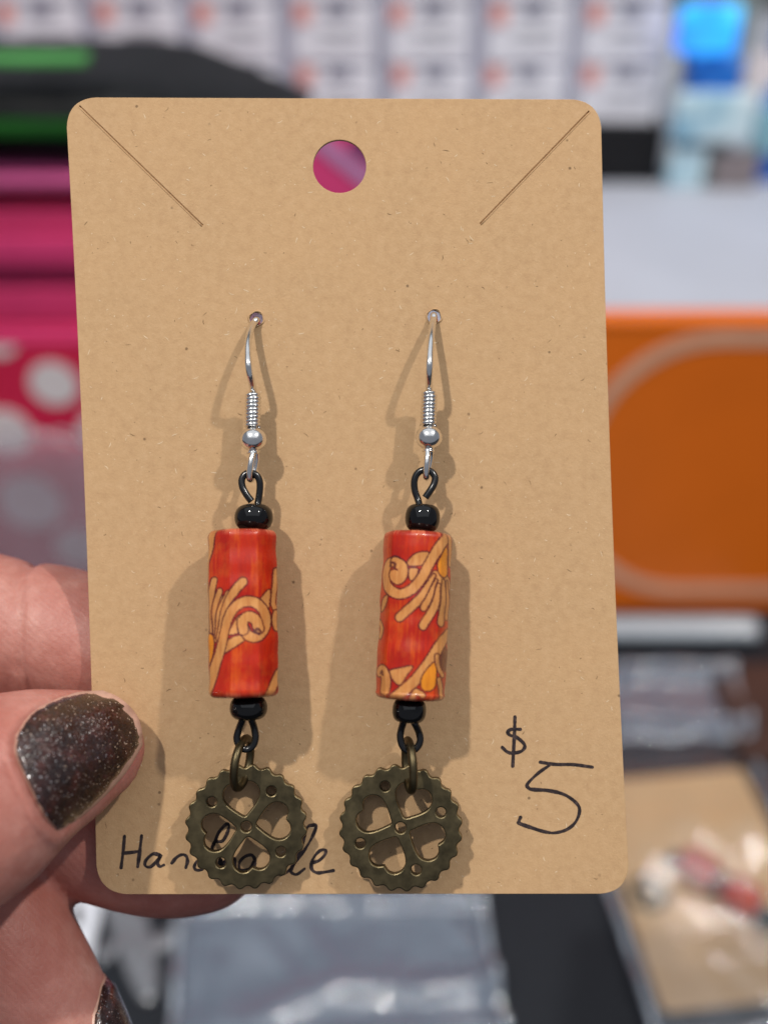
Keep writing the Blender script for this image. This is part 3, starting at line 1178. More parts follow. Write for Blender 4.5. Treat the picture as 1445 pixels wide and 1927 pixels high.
ring_st = [(-640, 1660, 13, 11), (-400, 1610, 12, 10), (-200, 1625, 8, 9.3), (-80, 1668, 5.5, 8.9), (-25, 1728, 4.5, 8.6), (55, 1868, 4, 8.2), (120, 1990, 4, 7.8),
           (165, 2075, 4, 6.8), (190, 2122, 4, 4.8), (202, 2146, 4, 2.4), (207, 2156, 4, 0.6)]
pinky_st = [(-640, 1800, 10, 10), (-430, 1800, 8, 9), (-280, 1880, 4, 8), (-200, 1990, 3, 7.4), (-150, 2090, 3, 6.8), (-125, 2150, 3, 5.2), (-112, 2185, 3, 2.6), (-108, 2195, 3, 0.6)]
palm_st = [(-470, 1500, 13, 10, 7), (-560, 1560, 13, 18, 11), (-700, 1620, 12, 22, 14), (-900, 1700, 11, 23, 15), (-1100, 1790, 11, 21, 15), (-1300, 1890, 11, 18, 14),
           (-1550, 2010, 11, 18, 14), (-1900, 2180, 11, 20, 16)]
SIDE = Vector((0, 1, 0))
chunks = []
for st, fl in ((thumb_st, 1), (index_st, 0.98), (middle_st, 0.98), (ring_st, 0.98), (pinky_st, 0.98), (palm_st, 1)):
    path, ra, rb = finger(st, fl)
    chunks.append(tube(path, ra, 28, rad2=rb, side=SIDE))
# raised fold of skin round the thumb nail
hv, hf = merge(chunks)
tmp = bpy.data.meshes.new('hand_raw')
tmp.from_pydata([tuple(v) for v in hv], [], hf)
tmp.update()
bmx = bmesh.new()
bmx.from_mesh(tmp)
bmesh.ops.recalc_face_normals(bmx, faces=bmx.faces[:])
bmx.to_mesh(tmp)
bmx.free()
tob = bpy.data.objects.new('hand_raw', tmp)
C.objects.link(tob)
rm = tob.modifiers.new('r', 'REMESH')
rm.mode = 'VOXEL'
rm.voxel_size = 0.00065
sm = tob.modifiers.new('s', 'SMOOTH')
sm.iterations = 5
sm.factor = 0.5
dg = bpy.context.evaluated_depsgraph_get()
hand_me = bpy.data.meshes.new_from_object(tob.evaluated_get(dg))
bpy.data.objects.remove(tob)
hbase = P(-900, 1750, 11)
# skin relief: shallow creases across the joints, as real shape
crease = [(P(32, 1180, 2), Vector((1, 0, 0.12)).normalized(), 0.00050, 0.00055), (P(14, 1180, 2), Vector((1, 0, -0.05)).normalized(), 0.0002, 0.00035)]
hb = bmesh.new()
hb.from_mesh(hand_me)
hb.normal_update()
for v in hb.verts:
    for c, ax, dep, wd in crease:
        d = v.co - c
        if abs(d.z) < 0.012 and v.co.y > 0.0004:
            s = d.dot(ax) + 0.0006 * noise.noise(v.co * 300)
            v.co -= v.normal * dep * math.exp(-(s / wd) ** 2)
hb.normal_update()
bvh = BVHTree.FromBMesh(hb)


def hand_hit(px, py):
    o = Vector((0, -D / 1000, 0))
    d = (P(px, py, 0) - o).normalized()
    loc, nor, _, _ = bvh.ray_cast(o, d)
    return loc, nor


def bez(pts, t):
    sp = spline([(x, y, 0) for x, y in pts], 24)
    f = t * (len(sp) - 1)
    i = min(int(f), len(sp) - 2)
    return sp[i].lerp(sp[i + 1], f - i)


def coons(up, lo, ba, ti, u, v):
    a = bez(up, u) * (1 - v) + bez(lo, u) * v
    b = bez(ba, v) * (1 - u) + bez(ti, v) * u
    c = (Vector((*up[0], 0)) * (1 - u) * (1 - v) + Vector((*up[-1], 0)) * u * (1 - v)
         + Vector((*lo[0], 0)) * (1 - u) * v + Vector((*lo[-1], 0)) * u * v)
    return a + b - c


def nail_sheet(up, lo, ba, ti, lift, n=30, thick=0.00035, dome=0.0008, wob=0.0, seed=0):
    """curved plate that follows the thumb; returns vertices and faces in the card frame"""
    grid = {}
    for i in range(n + 1):
        for j in range(n + 1):
            q = coons(up, lo, ba, ti, i / n, j / n)
            if wob and (i in (0, n) or j in (0, n)):
                q = q + Vector((noise.noise((i * 0.55, j * 0.55, seed)), noise.noise((i * 0.5, j * 0.5, seed + 9)), 0)) * wob
            loc, nor = hand_hit(q.x, q.y)
            grid[i, j] = [q, loc]
    # depth where the ray misses: taken from neighbours, then smoothed
    dep = np.full((n + 1, n + 1), np.nan)
    for (i, j), (q, loc) in grid.items():
        if loc is not None and loc.y < -0.0001: dep[i, j] = loc.y
    for _ in range(60):
        bad = np.argwhere(np.isnan(dep))
        if len(bad) == 0: break
        for i, j in bad:
            nb = [dep[a, b] for a in range(max(0, i - 1), min(n, i + 1) + 1) for b in range(max(0, j - 1), min(n, j + 1) + 1) if not np.isnan(dep[a, b])]
            if nb: dep[i, j] = np.mean(nb) + 0.00005
    for _ in range(10):
        d2 = dep.copy()
        d2[1:-1, 1:-1] = (dep[:-2, 1:-1] + dep[2:, 1:-1] + dep[1:-1, :-2] + dep[1:-1, 2:]) / 4
        dep = d2
    Vv, Ff = [], []
    for lay in (0, 1):
        for i in range(n + 1):
            for j in range(n + 1):
                q = grid[i, j][0]
                u_, v_ = i / n, j / n
                dm = dome * (1 - (2 * v_ - 1) ** 2) * (0.6 + 0.4 * math.sin(math.pi * u_))
                y = dep[i, j] - lift - (dm if lay == 0 else -thick)
                edge = (i in (0, n) or j in (0, n))
                if lay == 0 and edge: y += thick * 0.5
                Vv.append(P(q.x, q.y, y * 1000))
    N1 = (n + 1) ** 2
    for i in range(n):
        for j in range(n):
            a = i * (n + 1) + j
            Ff.append((a, a + 1, a + n + 2, a + n + 1))
            Ff.append((N1 + a, N1 + a + n + 1, N1 + a + n + 2, N1 + a + 1))
    rim = [(0, j) for j in range(n)] + [(i, n) for i in range(n)] + [(n, j) for j in range(n, 0, -1)] + [(i, 0) for i in range(n, 0, -1)]
    for k in range(len(rim)):
        a = rim[k][0] * (n + 1) + rim[k][1]
        b = rim[(k + 1) % len(rim)]
        b = b[0] * (n + 1) + b[1]
        Ff.append((b, a, N1 + a, N1 + b))
    bm = bmesh.new()
    vs = [bm.verts.new(q) for q in Vv]
    for f in Ff: bm.faces.new([vs[k] for k in f])
    bmesh.ops.recalc_face_normals(bm, faces=bm.faces[:])
    return bm


UPc = [(34, 1384), (62, 1344), (110, 1317), (150, 1307), (188, 1304)]
LOc = [(110, 1562), (140, 1543), (185, 1503), (230, 1450), (262, 1400)]
BAc = [(34, 1384), (33, 1420), (58, 1478), (84, 1530), (110, 1562)]
TIc = [(188, 1304), (220, 1318), (248, 1345), (260, 1370), (262, 1400)]
bm_pol = nail_sheet(UPc, LOc, BAc, TIc, 0.00055, wob=3, seed=2)
grow = lambda cv, dx, dy: [(x + dx, y + dy) for x, y in cv]
UPn = [(30, 1384), (60, 1341), (109, 1314), (151, 1302), (194, 1299)]
LOn = [(111, 1566), (143, 1546), (189, 1507), (237, 1455), (269, 1402)]
BAn = [(30, 1384), (30, 1421), (56, 1480), (83, 1534), (111, 1566)]
TIn = [(194, 1299), (226, 1313), (255, 1341), (267, 1370), (269, 1402)]
bm_nat = nail_sheet(UPn, LOn, BAn, TIn, 0.00025, dome=0.0006)
# skin rises a little round the nail and dips where the plate grows out
poly = [(q[0], q[1]) for q in UPn + TIn[1:] + LOn[::-1][1:] + BAn[::-1][1:-1]]
pa = np.array(poly)
for v in hb.verts:
    if v.co.y < -0.0006:
        s_ = (D / 1000 + v.co.y) / (D / 1000) * S
        qx, qy = v.co.x / s_ + 722.5, 963.5 - v.co.z / s_
        if -20 < qx < 300 and 1260 < qy < 1620 and v.normal.y < 0.1:
            X, Y = np.array([qx]), np.array([qy])
            d = seg_dist(X, Y, poly + poly[:1])[0]
            if in_poly(X, Y, poly)[0]:
                v.co.y += 0.0003 * min(1, d / 12)
            elif qx < 150:
                v.co.y -= 0.00085 * math.exp(-((d - 13) / 12) ** 2)
for v in hb.verts:
    v.co -= hbase
hb.to_mesh(hand_me)
hb.free()
hand = link('hand', hand_me, M_skin, None, True, CARDM @ Matrix.Translation(hbase))
tag(hand, 'hand with dark glittery nail polish pinching the kraft card', 'hand')
for nm, bm, mt, par in (('thumb_nail', bm_nat, M_nail, hand), ('nail_polish', bm_pol, M_polish, None)):
    me = bpy.data.meshes.new(nm)
    for v in bm.verts: v.co -= hbase
    bm.to_mesh(me)
    bm.free()
    if nm == 'thumb_nail':
        tn = link(nm, me, mt, hand)
    else:
        link(nm, me, mt, tn)

# nail of the curled finger below, seen from its side
path, ra, rb = finger(ring_st, 0.98)


def side_nail(grow_, a0, a1, f0, f1, mat, parent, name):
    n = 24
    bm = bmesh.new()
    rows = []
    for i in range(n + 1):
        t = f0 + (f1 - f0) * i / n
        k = t * (len(path) - 1)
        i0 = min(int(k), len(path) - 2)
        fr = k - i0
        p = path[i0].lerp(path[i0 + 1], fr)
        tg = (path[i0 + 1] - path[i0]).normalized()
        nn = tg.cross(SIDE).normalized()
        bi = tg.cross(nn)
        A_, B_ = ra[i0] * (1 - fr) + ra[i0 + 1] * fr, rb[i0] * (1 - fr) + rb[i0 + 1] * fr
        A_, B_ = max(A_, 0.0072), max(B_, 0.0072)
        row = []
        e = 1 - 0.75 * (1 - math.sqrt(max(0, 1 - (1 - min(1, i / (n * 0.3))) ** 2)))
        for j in range(n + 1):
            an = math.radians(a0 + (a1 - a0) * (0.5 + (j / n - 0.5) * e))
            g = grow_ * (1 if 0 < j < n and i > 0 else 0.3)
            row.append(bm.verts.new(p + nn * math.cos(an) * (A_ + g) + bi * math.sin(an) * (B_ + g)))
        rows.append(row)
    for i in range(n):
        for j in range(n):
            bm.faces.new((rows[i][j], rows[i][j + 1], rows[i + 1][j + 1], rows[i + 1][j]))
    bmesh.ops.recalc_face_normals(bm, faces=bm.faces[:])
    bmesh.ops.solidify(bm, geom=bm.faces[:], thickness=0.0003)
    me = bpy.data.meshes.new(name)
    for v in bm.verts: v.co -= hbase
    bm.to_mesh(me)
    bm.free()
    return link(name, me, mat, parent)


RN = (-70, 50)
fn = side_nail(0.00020, RN[0] - 2, RN[1] + 2, 0.532, 0.97, M_nail, hand, 'finger_nail')
side_nail(0.0006, RN[0], RN[1], 0.535, 0.96, M_polish, fn, 'nail_polish')


# ================================================================= BEHIND: RISER, BOXES, RACK
M_white = simple('white_board', srgb(190, 193, 205), 0.55, var=0.03, scale=20)
M_packet = simple('white_packet_card', srgb(238, 239, 247), 0.5, var=0.04, scale=40)
M_gap = simple('grey_rack_panel', srgb(196, 198, 212), 0.6)
M_blackp = simple('black_plastic', (0.006, 0.006, 0.007), 0.45, spec=0.3)
M_head = simple('grey_packet_header', srgb(160, 162, 178), 0.5)
M_coral = simple('coral_corner_sticker', srgb(240, 164, 152), 0.5)
M_print = simple('faint_grey_print', srgb(192, 194, 200), 0.6)

RZ = 0.12
box('display_riser', -0.55, 0.62, 0.405, 1.05, 0, RZ, M_white, None, 0.003)
tag(bpy.context.scene.objects['display_riser'], 'white display riser behind the orange box', 'riser')

RY = 0.585
rk = thing('display_rack', 'grey tiered rack holding rows of small white packets on a black foot', 'rack', Matrix.Translation((-0.02, RY, RZ)))
x_end = V(1246, 300, RY).x
offr = Vector((-0.02, RY, RZ))
box('foot', -0.40, x_end, RY, RY + 0.05, RZ, RZ + 0.030, M_blackp, rk, 0.002, off=offr)
box('back_panel', -0.40, x_end - 0.004, RY + 0.0125, RY + 0.05, RZ + 0.030, 0.33, M_gap, rk, 0.002, off=offr)
pk_w, pk_h = 0.0405, 0.0272
pitch, rowp = 0.0492, 0.0296
x_last = V(1168, 200, RY).x
pkm = box_mesh('packet_body', pk_w, 0.012, pk_h, 0.0012)
hdm = box_mesh('packet_header', pk_w * 0.98, 0.010, 0.0035, 0.0006)
tgm = box_mesh('packet_sticker', 0.0080, 0.0012, 0.0088, 0.0003)
lnm = box_mesh('packet_print', 0.020, 0.0008, 0.0020, 0.0002)
archm = box_mesh('packet_hanger', 0.012, 0.0012, 0.0042, 0.0016)
tiers = ['lowest', 'second', 'third']
ords = ['first', 'second', 'third', 'fourth', 'fifth', 'sixth', 'seventh', 'eighth']
for col in range(8):
    for row in range(3):
        bx_ = x_last - pitch * col
        bz_ = RZ + 0.0305 + rowp * row
        t = thing('packet', f'white packet with coral sticker, {ords[col]} from the blister packs on the {tiers[row]} rack tier', 'packet',
                  Matrix.Translation((bx_ + random.uniform(-0.0012, 0.0012), RY + 0.0115, bz_)) @ Matrix.Rotation(random.uniform(-0.05, 0.05), 4, 'Z') @ Matrix.Rotation(random.uniform(-0.018, 0.018), 4, 'Y'), 'white packets on the rack')
        body = link('packet_body', pkm, M_packet, t, False)
        hd = link('packet_header', hdm, M_head, t, False)
        hd.location = (0, 0.002, pk_h)
        st = link('sticker', tgm, M_coral, t, False)
        st.location = (-pk_w / 2 + 0.0045, -0.0068, pk_h - 0.0080)
        hg = link('hanger', archm, M_head, t, False)
        hg.location = (0.002, -0.0066, pk_h - 0.0036)
        for q in range(2):
            ln = link('print_line', lnm, M_print, body, False)
            ln.location = (0.003, -0.0064, pk_h * (0.32 + 0.20 * q))

# orange box with a pale rounded frame printed on its front
M_orange = simple('orange_carton', srgb(240, 118, 26), 0.42, var=0.05, scale=12)
M_orange_edge = simple('amber_carton_edge', srgb(226, 150, 40), 0.4, var=0.05, scale=30)
M_frame = simple('pale_frame_print', srgb(226, 174, 144), 0.5)
OY = 0.372
oa, ob_ = V(1010, 1132, OY), V(1900, 606, OY)
org = thing('orange_carton', 'orange carton with a pale rounded outline printed on its front', 'carton', Matrix.Translation(((oa.x + ob_.x) / 2, OY, 0)))
offo = Vector(((oa.x + ob_.x) / 2, OY, 0))
box('carton_body', oa.x, ob_.x, OY, OY + 0.010, 0, ob_.z, M_orange, org, 0.0012, off=offo)
box('carton_lid', oa.x - 0.0006, ob_.x + 0.0006, OY - 0.0006, OY + 0.0106, ob_.z - 0.0022, ob_.z + 0.0006, M_orange, org, 0.001, off=offo)
# frame as a rounded ring
fa, fb = V(1088, 1120, OY), V(1740, 622, OY)
fa.x, fb.x = V(1088, 850, OY).x, V(1800, 850, OY).x
fcx, fcz = (fa.x + fb.x) / 2, (fa.z + fb.z) / 2
hw_, hh_ = (fb.x - fa.x) / 2, (fb.z - fa.z) / 2


def rrect(hx, hz, r, n=12):
    pts = []
    for cx, cz, a0 in ((hx - r, hz - r, 0), (-hx + r, hz - r, 90), (-hx + r, -hz + r, 180), (hx - r, -hz + r, 270)):
        for k in range(n + 1):
            a = math.radians(a0 + 90 * k / n)
            pts.append((cx + r * math.cos(a), cz + r * math.sin(a)))
    return pts


fr_me = plate([rrect(hw_, hh_, 0.050), rrect(hw_ - 0.0062, hh_ - 0.0062, 0.0445)], 0.0006, 0.0001, 'frame_print')
fo = link('frame_print', fr_me, M_frame, org, False)
fo.location = Vector((fcx, OY - 0.0005, fcz)) - offo

# pink polka-dot box, magenta folders stacked on it, black pouch on top
M_dotbox = simple('crimson_pink_card', srgb(218, 40, 80), 0.4, var=0.05, scale=15)
M_dot = simple('white_dot_print', srgb(236, 226, 228), 0.5, var=0.03)
M_mag = [simple(f'magenta_cover_{k}', c, 0.38, var=0.06, scale=25) for k, c in enumerate((srgb(218, 62, 116), srgb(224, 66, 124), srgb(206, 54, 106), srgb(228, 104, 164)))]
PY_ = 0.40
zt = V(60, 642, PY_).z
x0, x1 = V(-330, 700, PY_).x, V(1000, 700, PY_).x
pb = thing('polka_dot_box', 'crimson pink box with white polka dots', 'box', Matrix.Translation(((x0 + x1) / 2, PY_, 0)))
offp = Vector(((x0 + x1) / 2, PY_, 0))
PYb = PY_ - 0.004
box('box_body', x0, x1, PYb, PYb + 0.0035 if False else 0.4035, 0, zt, M_dotbox, pb, 0.0012, off=offp)
dots = [(102, 722, 46), (12, 812, 48), (-2, 640, 34), (-100, 720, 46), (195, 812, 46), (290, 722, 46), (385, 812, 46), (480, 722, 46), (575, 812, 46), (670, 722, 46), (765, 812, 46),
        (58, 945, 60), (-110, 900, 46), (200, 640, 34), (480, 610, 30), (245, 910, 46), (340, 1000, 46), (150, 1030, 46), (435, 910, 46), (530, 1000, 46), (620, 910, 46), (860, 722, 46)]
for dx, dy, dr in dots:
    c_ = V(dx, dy, PYb)
    R_ = (V(dx + dr, dy, PYb) - V(dx, dy, PYb)).length
    z_hi, z_lo = min(c_.z + R_, zt - 0.0004), max(c_.z - R_, 0.001)
    loop = [(R_ * math.cos(2 * math.pi * k / 36), max(z_lo, min(z_hi, c_.z + R_ * math.sin(2 * math.pi * k / 36))) - c_.z) for k in range(36)]
    dm = plate([loop], 0.0005, 0.00005, 'dot')
    do = link('dot', dm, M_dot, pb, False)
    do.location = Vector((c_.x, PYb - 0.0004, c_.z)) - offp

# folders: each a slab, edges uneven
zs = [zt + 0.0003, V(0, 612, PY_).z, V(0, 500, PY_).z, V(0, 398, PY_).z, V(0, 350, PY_).z, V(0, 306, PY_).z]
fl_labels = ['magenta folder lying directly on the polka dot box', 'second magenta folder up from the polka dot box', 'magenta folder in the middle of the pink stack',
             'magenta folder second from the black pouch', 'lilac pink folder directly under the black pouch']
fx1 = V(440, 400, PY_).x
for k in range(5):
    dy = (0.0, 0.006, 0.002, 0.009, 0.001)[k]
    h = zs[k + 1] - zs[k] - 0.0012
    t = thing('folder', fl_labels[k], 'folder', Matrix.Translation(((x0 + fx1) / 2, PY_, zs[k])), 'magenta folders')
    offk = Vector(((x0 + fx1) / 2, PY_, zs[k]))
    m_ = M_mag[(1, 0, 1, 2, 3)[k]]
    box('cover', x0 + 0.004 * (k % 3), fx1 - 0.003 * (k % 2), PY_ + dy - 0.004, PY_ + 0.11, zs[k], zs[k] + h * 0.62, m_, t, min(0.002, h * 0.25), off=offk)
    box('cover', x0 + 0.004 * (k % 3), fx1 - 0.003 * (k % 2), PY_ + dy - 0.002, PY_ + 0.11, zs[k] + h * 0.66, zs[k] + h, M_mag[(0, 1, 0, 3, 3)[k]], t, min(0.0012, h * 0.15), off=offk)

# black pouch with green strips
M_pouch = simple('black_pouch_cloth', (0.010, 0.011, 0.013), 0.6, var=0.2, scale=80, bump=0.3, spec=0.2)
M_green = simple('green_label', srgb(84, 166, 84), 0.45)
M_dgreen = simple('dark_green_trim', srgb(20, 84, 20), 0.45)
zb = zs[5]
pxa, pxb = V(-330, 200, PY_).x, V(556, 180, PY_).x
ztop = V(200, 95, PY_ + 0.055).z
NU, NVv = 60, 30
pv, pf = [], []
for i in range(NU + 1):
    for j in range(NVv):
        u_ = i / NU
        a = 2 * math.pi * j / NVv
        h = (ztop - zb) * (1.0 if u_ < 0.55 else max(0.05, 1 - ((u_ - 0.55) / 0.46) ** 2.2))
        cy = PY_ + 0.045
        ry = 0.050
        ca, sa = math.cos(a), math.sin(a)
        y = cy + ry * math.copysign(abs(ca) ** 0.45, ca)
        z = zb + h / 2 + h / 2 * math.copysign(abs(sa) ** 0.5, sa)
        q = Vector((pxa + (pxb - pxa) * u_, y, z))
        if sa > -0.5:
            q += Vector((0, 1, 1)) * 0.0016 * noise.noise(q * 40) + Vector((0, 0.5, 1)) * 0.0008 * noise.noise(q * 130)
        pv.append(q)
for i in range(NU):
    for j in range(NVv):
        pf.append((i * NVv + j, i * NVv + (j + 1) % NVv, (i + 1) * NVv + (j + 1) % NVv, (i + 1) * NVv + j))
pf += [tuple(range(NVv)), tuple(NU * NVv + j for j in range(NVv))[::-1]]
pbase = Vector(((pxa + pxb) / 2, PY_ + 0.045, zb))
po = thing('black_pouch', 'flat black pouch with green strips lying on the magenta folders', 'pouch', Matrix.Translation(pbase))
mesh('pouch_body', pv, pf, M_pouch, po, pbase)
ga, gb = V(-330, 118, PY_ - 0.006), V(160, 100, PY_ - 0.006)
box('green_label', ga.x, gb.x, PY_ - 0.0075, PY_ + 0.003, ga.z, gb.z - 0.002, M_green, po, 0.0015, off=pbase)
ga, gb = V(-330, 254, PY_ - 0.006), V(150, 228, PY_ - 0.006)
box('green_trim', ga.x, gb.x, PY_ - 0.009, PY_ + 0.002, ga.z, gb.z, M_dgreen, po, 0.001, off=pbase)

# pink gift carton seen through the hang hole
M_pinkg = simple('rose_pink_carton', srgb(238, 76, 138), 0.4, var=0.08, scale=30)
M_lil = simple('lilac_sheen', srgb(206, 150, 200), 0.4)  # diagonal reflection on the carton, painted as a lilac strip
M_plum = simple('plum_ribbon', srgb(112, 70, 120), 0.5)
gx0, gx1 = V(572, 300, 0.41).x, V(770, 300, 0.41).x
gz1 = V(640, 232, 0.392).z
gbase = Vector(((gx0 + gx1) / 2, 0.39, zt))
gc = thing('gift_carton', 'rose pink carton, its sheen painted as a diagonal lilac ribbon, seen through the punched hole', 'carton', Matrix.Translation(gbase))
box('carton_body', gx0, gx1, 0.392, 0.4025, zt + 0.0003, gz1, M_pinkg, gc, 0.002, off=gbase)
for (ax_, ay_), (bx2, by2), wd_, m_, dy in (((596, 262), (700, 345), 0.0026, M_lil, 0.0006), ((668, 256), (746, 312), 0.0045, M_plum, 0.0009)):
    a_, b_ = V(ax_, ay_, 0.392), V(bx2, by2, 0.392)
    d_ = (b_ - a_).normalized()
    n_ = Vector((-d_.z, 0, d_.x)) * wd_
    lp = [((q - a_).x, (q - a_).z) for q in (a_ + n_, b_ + n_, b_ - n_, a_ - n_)]
    rb_ = link('band', plate([lp], 0.0006, 0.0001, 'band'), m_, gc, False)
    rb_.location = Vector((a_.x, 0.392 - dy, a_.z)) - gbase

# blue blister packs to the right of the rack
def mottled(name, stops, scale, rough=0.3):
    t = NT(name)
    n = t.noise(t.coords(), scale, 2, 0.4)
    t.set(Base_Color=t.ramp(n, stops), Roughness=rough)
    return t.m


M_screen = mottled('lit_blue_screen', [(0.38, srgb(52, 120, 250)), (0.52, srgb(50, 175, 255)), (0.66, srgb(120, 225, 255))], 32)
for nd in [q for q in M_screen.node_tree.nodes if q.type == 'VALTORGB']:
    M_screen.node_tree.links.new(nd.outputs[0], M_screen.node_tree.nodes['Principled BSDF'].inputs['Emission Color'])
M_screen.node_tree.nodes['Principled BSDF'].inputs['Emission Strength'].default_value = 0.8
M_bblue = mottled('bright_blue_print', [(0.38, srgb(52, 130, 250)), (0.52, srgb(70, 185, 255)), (0.66, srgb(150, 226, 255))], 32)
M_dblue = mottled('deep_blue_print', [(0.36, srgb(14, 72, 160)), (0.52, srgb(36, 124, 224)), (0.66, srgb(150, 196, 236))], 40)
M_cyan = mottled('pale_cyan_print', [(0.34, srgb(120, 176, 206)), (0.5, srgb(196, 226, 236)), (0.66, srgb(236, 244, 248))], 45)
M_teal = simple('teal_print', srgb(140, 190, 205), 0.35)
M_grn = simple('grey_green_card', srgb(138, 150, 146), 0.6)
M_browng = simple('grey_brown_card', srgb(140, 130, 132), 0.6)
BY = 0.575
bb0, bb1 = V(1252, 368, BY), V(1432, 4, BY)
bbase = Vector(((bb0.x + bb1.x) / 2, BY, RZ))
bp = thing('blister_pack', 'pack with a lit blue screen on top and pale lower half beside the packet rack', 'blister pack', Matrix.Translation(bbase))
box('backing_card', bb0.x, bb1.x, BY + 0.006, BY + 0.010, RZ, bb1.z + 0.012, M_grn, bp, 0.001, off=bbase)


def panel(name, xa, ya, xb, yb, m_, par, off, y, th=0.003, bev=0.0012):
    a_, b_ = V(xa, yb, y), V(xb, ya, y)
    return box(name, a_.x, b_.x, y, y + th, max(a_.z, RZ), b_.z, m_, par, bev, off=off)


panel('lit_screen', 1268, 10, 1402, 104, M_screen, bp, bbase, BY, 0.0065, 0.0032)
panel('blue_band', 1288, 106, 1402, 172, M_dblue, bp, bbase, BY + 0.001, 0.0055)
panel('pale_bubble', 1262, 176, 1432, 272, M_cyan, bp, bbase, BY - 0.004, 0.0105, 0.004)
panel('lower_panel', 1250, 280, 1332, 372, M_cyan, bp, bbase, BY + 0.001, 0.0055)
panel('lower_panel', 1334, 288, 1432, 372, M_browng, bp, bbase, BY + 0.001, 0.0055)
bb2 = Vector((V(1500, 300, BY).x, BY + 0.012, RZ))
bq = thing('blister_pack', 'deep blue blister pack with a white round mark, overlapped by the blue topped pack', 'blister pack', Matrix.Translation(bb2))
panel('backing_card', 1402, 0, 1620, 372, M_dblue, bq, bb2, BY + 0.012)
panel('teal_panel', 1404, 205, 1620, 290, M_teal, bq, bb2, BY + 0.009)
c_ = V(1432, 135, BY + 0.01)
dm = plate([[(0.010 * math.cos(k / 24 * 2 * math.pi), 0.010 * math.sin(k / 24 * 2 * math.pi)) for k in range(24)]], 0.001, 0.0002, 'round_mark')
do = link('round_mark', dm, M_dot, bq, False)
do.location = Vector((c_.x, BY + 0.0105, c_.z)) - bb2


# ================================================================= ON THE TABLE
def film(name, label, corners, z, amp, seed, mat=None, n=(60, 60), seams=True, cat='plastic bag', freq=45, base_lift=0.0, fold=None):
    """clear flat bag lying on the table: two crumpled sheets joined at the rim, with heavier seams"""
    a, b, c, d = [Vector(q) for q in corners]          # far left, far right, near right, near left
    cen = (a + b + c + d) / 4
    base = Vector((cen.x, cen.y, 0))
    root = thing(name, label, cat, Matrix.Translation(base))
    nu, nv = n
    vs, fs = [], []
    for lay in (1, 0):
        for i in range(nu + 1):
            for j in range(nv + 1):
                u_, v_ = i / nu, j / nv
                q = a.lerp(b, u_).lerp(d.lerp(c, u_), v_)
                e = min(u_, 1 - u_, v_, 1 - v_) * 8
                e = min(1, e)
                h = q.z + z + lay * (0.0006 + 0.0016 * e)
                w1 = noise.noise((q.x * freq, q.y * freq, seed))
                w2 = noise.noise((q.x * freq * 2.6 + 5, q.y * freq * 1.3, seed + 3))
                rdg = 1 - abs(noise.noise((q.x * freq * 0.9, q.y * freq * 0.9 + q.x * 20, seed + 7)))
                h += lay * amp * (0.35 * w1 + 0.25 * w2 + 0.6 * rdg ** 6 + 0.35) * (0.35 + 0.65 * e)
                if fold: h += lay * fold(u_, v_)
                vs.append(Vector((q.x + 0.0006 * w1, q.y + 0.0006 * w2, h)))
    N1 = (nu + 1) * (nv + 1)
    for i in range(nu):
        for j in range(nv):
            k = i * (nv + 1) + j
            fs.append((k, k + nv + 1, k + nv + 2, k + 1))
            fs.append((N1 + k, N1 + k + 1, N1 + k + nv + 2, N1 + k + nv + 1))
    sheet = mesh('film', vs, fs, mat or M_film, root, base)
    if seams:
        top = vs[:N1]
        idx = lambda i, j: top[i * (nv + 1) + j]
        for nm, pts in (('side_seam', [idx(0, j) for j in range(nv + 1)]), ('side_seam', [idx(nu, j) for j in range(nv + 1)]),
                        ('end_seam', [idx(i, 0) for i in range(nu + 1)]), ('end_seam', [idx(i, nv) for i in range(nu + 1)])):
            ln_ = 0.0
            up_ = []
            for k_, p in enumerate(pts):
                if k_: ln_ += (p - pts[k_ - 1]).length
                wv_ = math.sin(ln_ / 0.0035 + seed) * 0.6 + noise.noise((ln_ * 90, seed, len(nm)))
                up_.append(p + Vector((0, 0, 0.0010 + 0.0013 * (1 + wv_))))
            v, f = tube(up_, 0.0013, 10, rad2=[0.0009] * len(pts), side=Vector((0, 0, 1)))
            mesh(nm, v, f, M_film_thick, root, base)
    return root


cz = film('clear_bag', 'empty clear plastic bag lying flat on the black table between hand and bagged earrings',
          [T(350, 1560), T(880, 1560), T(962, 2050), T(322, 2050)], 0.0006, 0.0016, 2.0,
          fold=lambda u_, v_: 0.0050 * math.exp(-((v_ - 0.80 + 0.16 * u_ - 0.03 * math.sin(9 * u_)) / 0.045) ** 2) * u_ + 0.005 * math.exp(-((v_ - 0.93 + 0.10 * u_) / 0.035) ** 2)
          + 0.004 * math.exp(-((v_ - 0.335) / 0.04) ** 2))
# zip ridge across the middle bag
cen = (T(350, 1560) + T(880, 1560) + T(962, 2050) + T(322, 2050)) / 4
zb0 = Vector((cen.x, cen.y, 0))
for yy in (1712, 1728):
    v, f = tube([T(342, yy).lerp(T(898, yy), k / 30) + Vector((0, 0, 0.0045)) for k in range(31)], 0.0007, 8)
    mesh('zip_ridge', v, f, M_film_thick, cz, zb0)

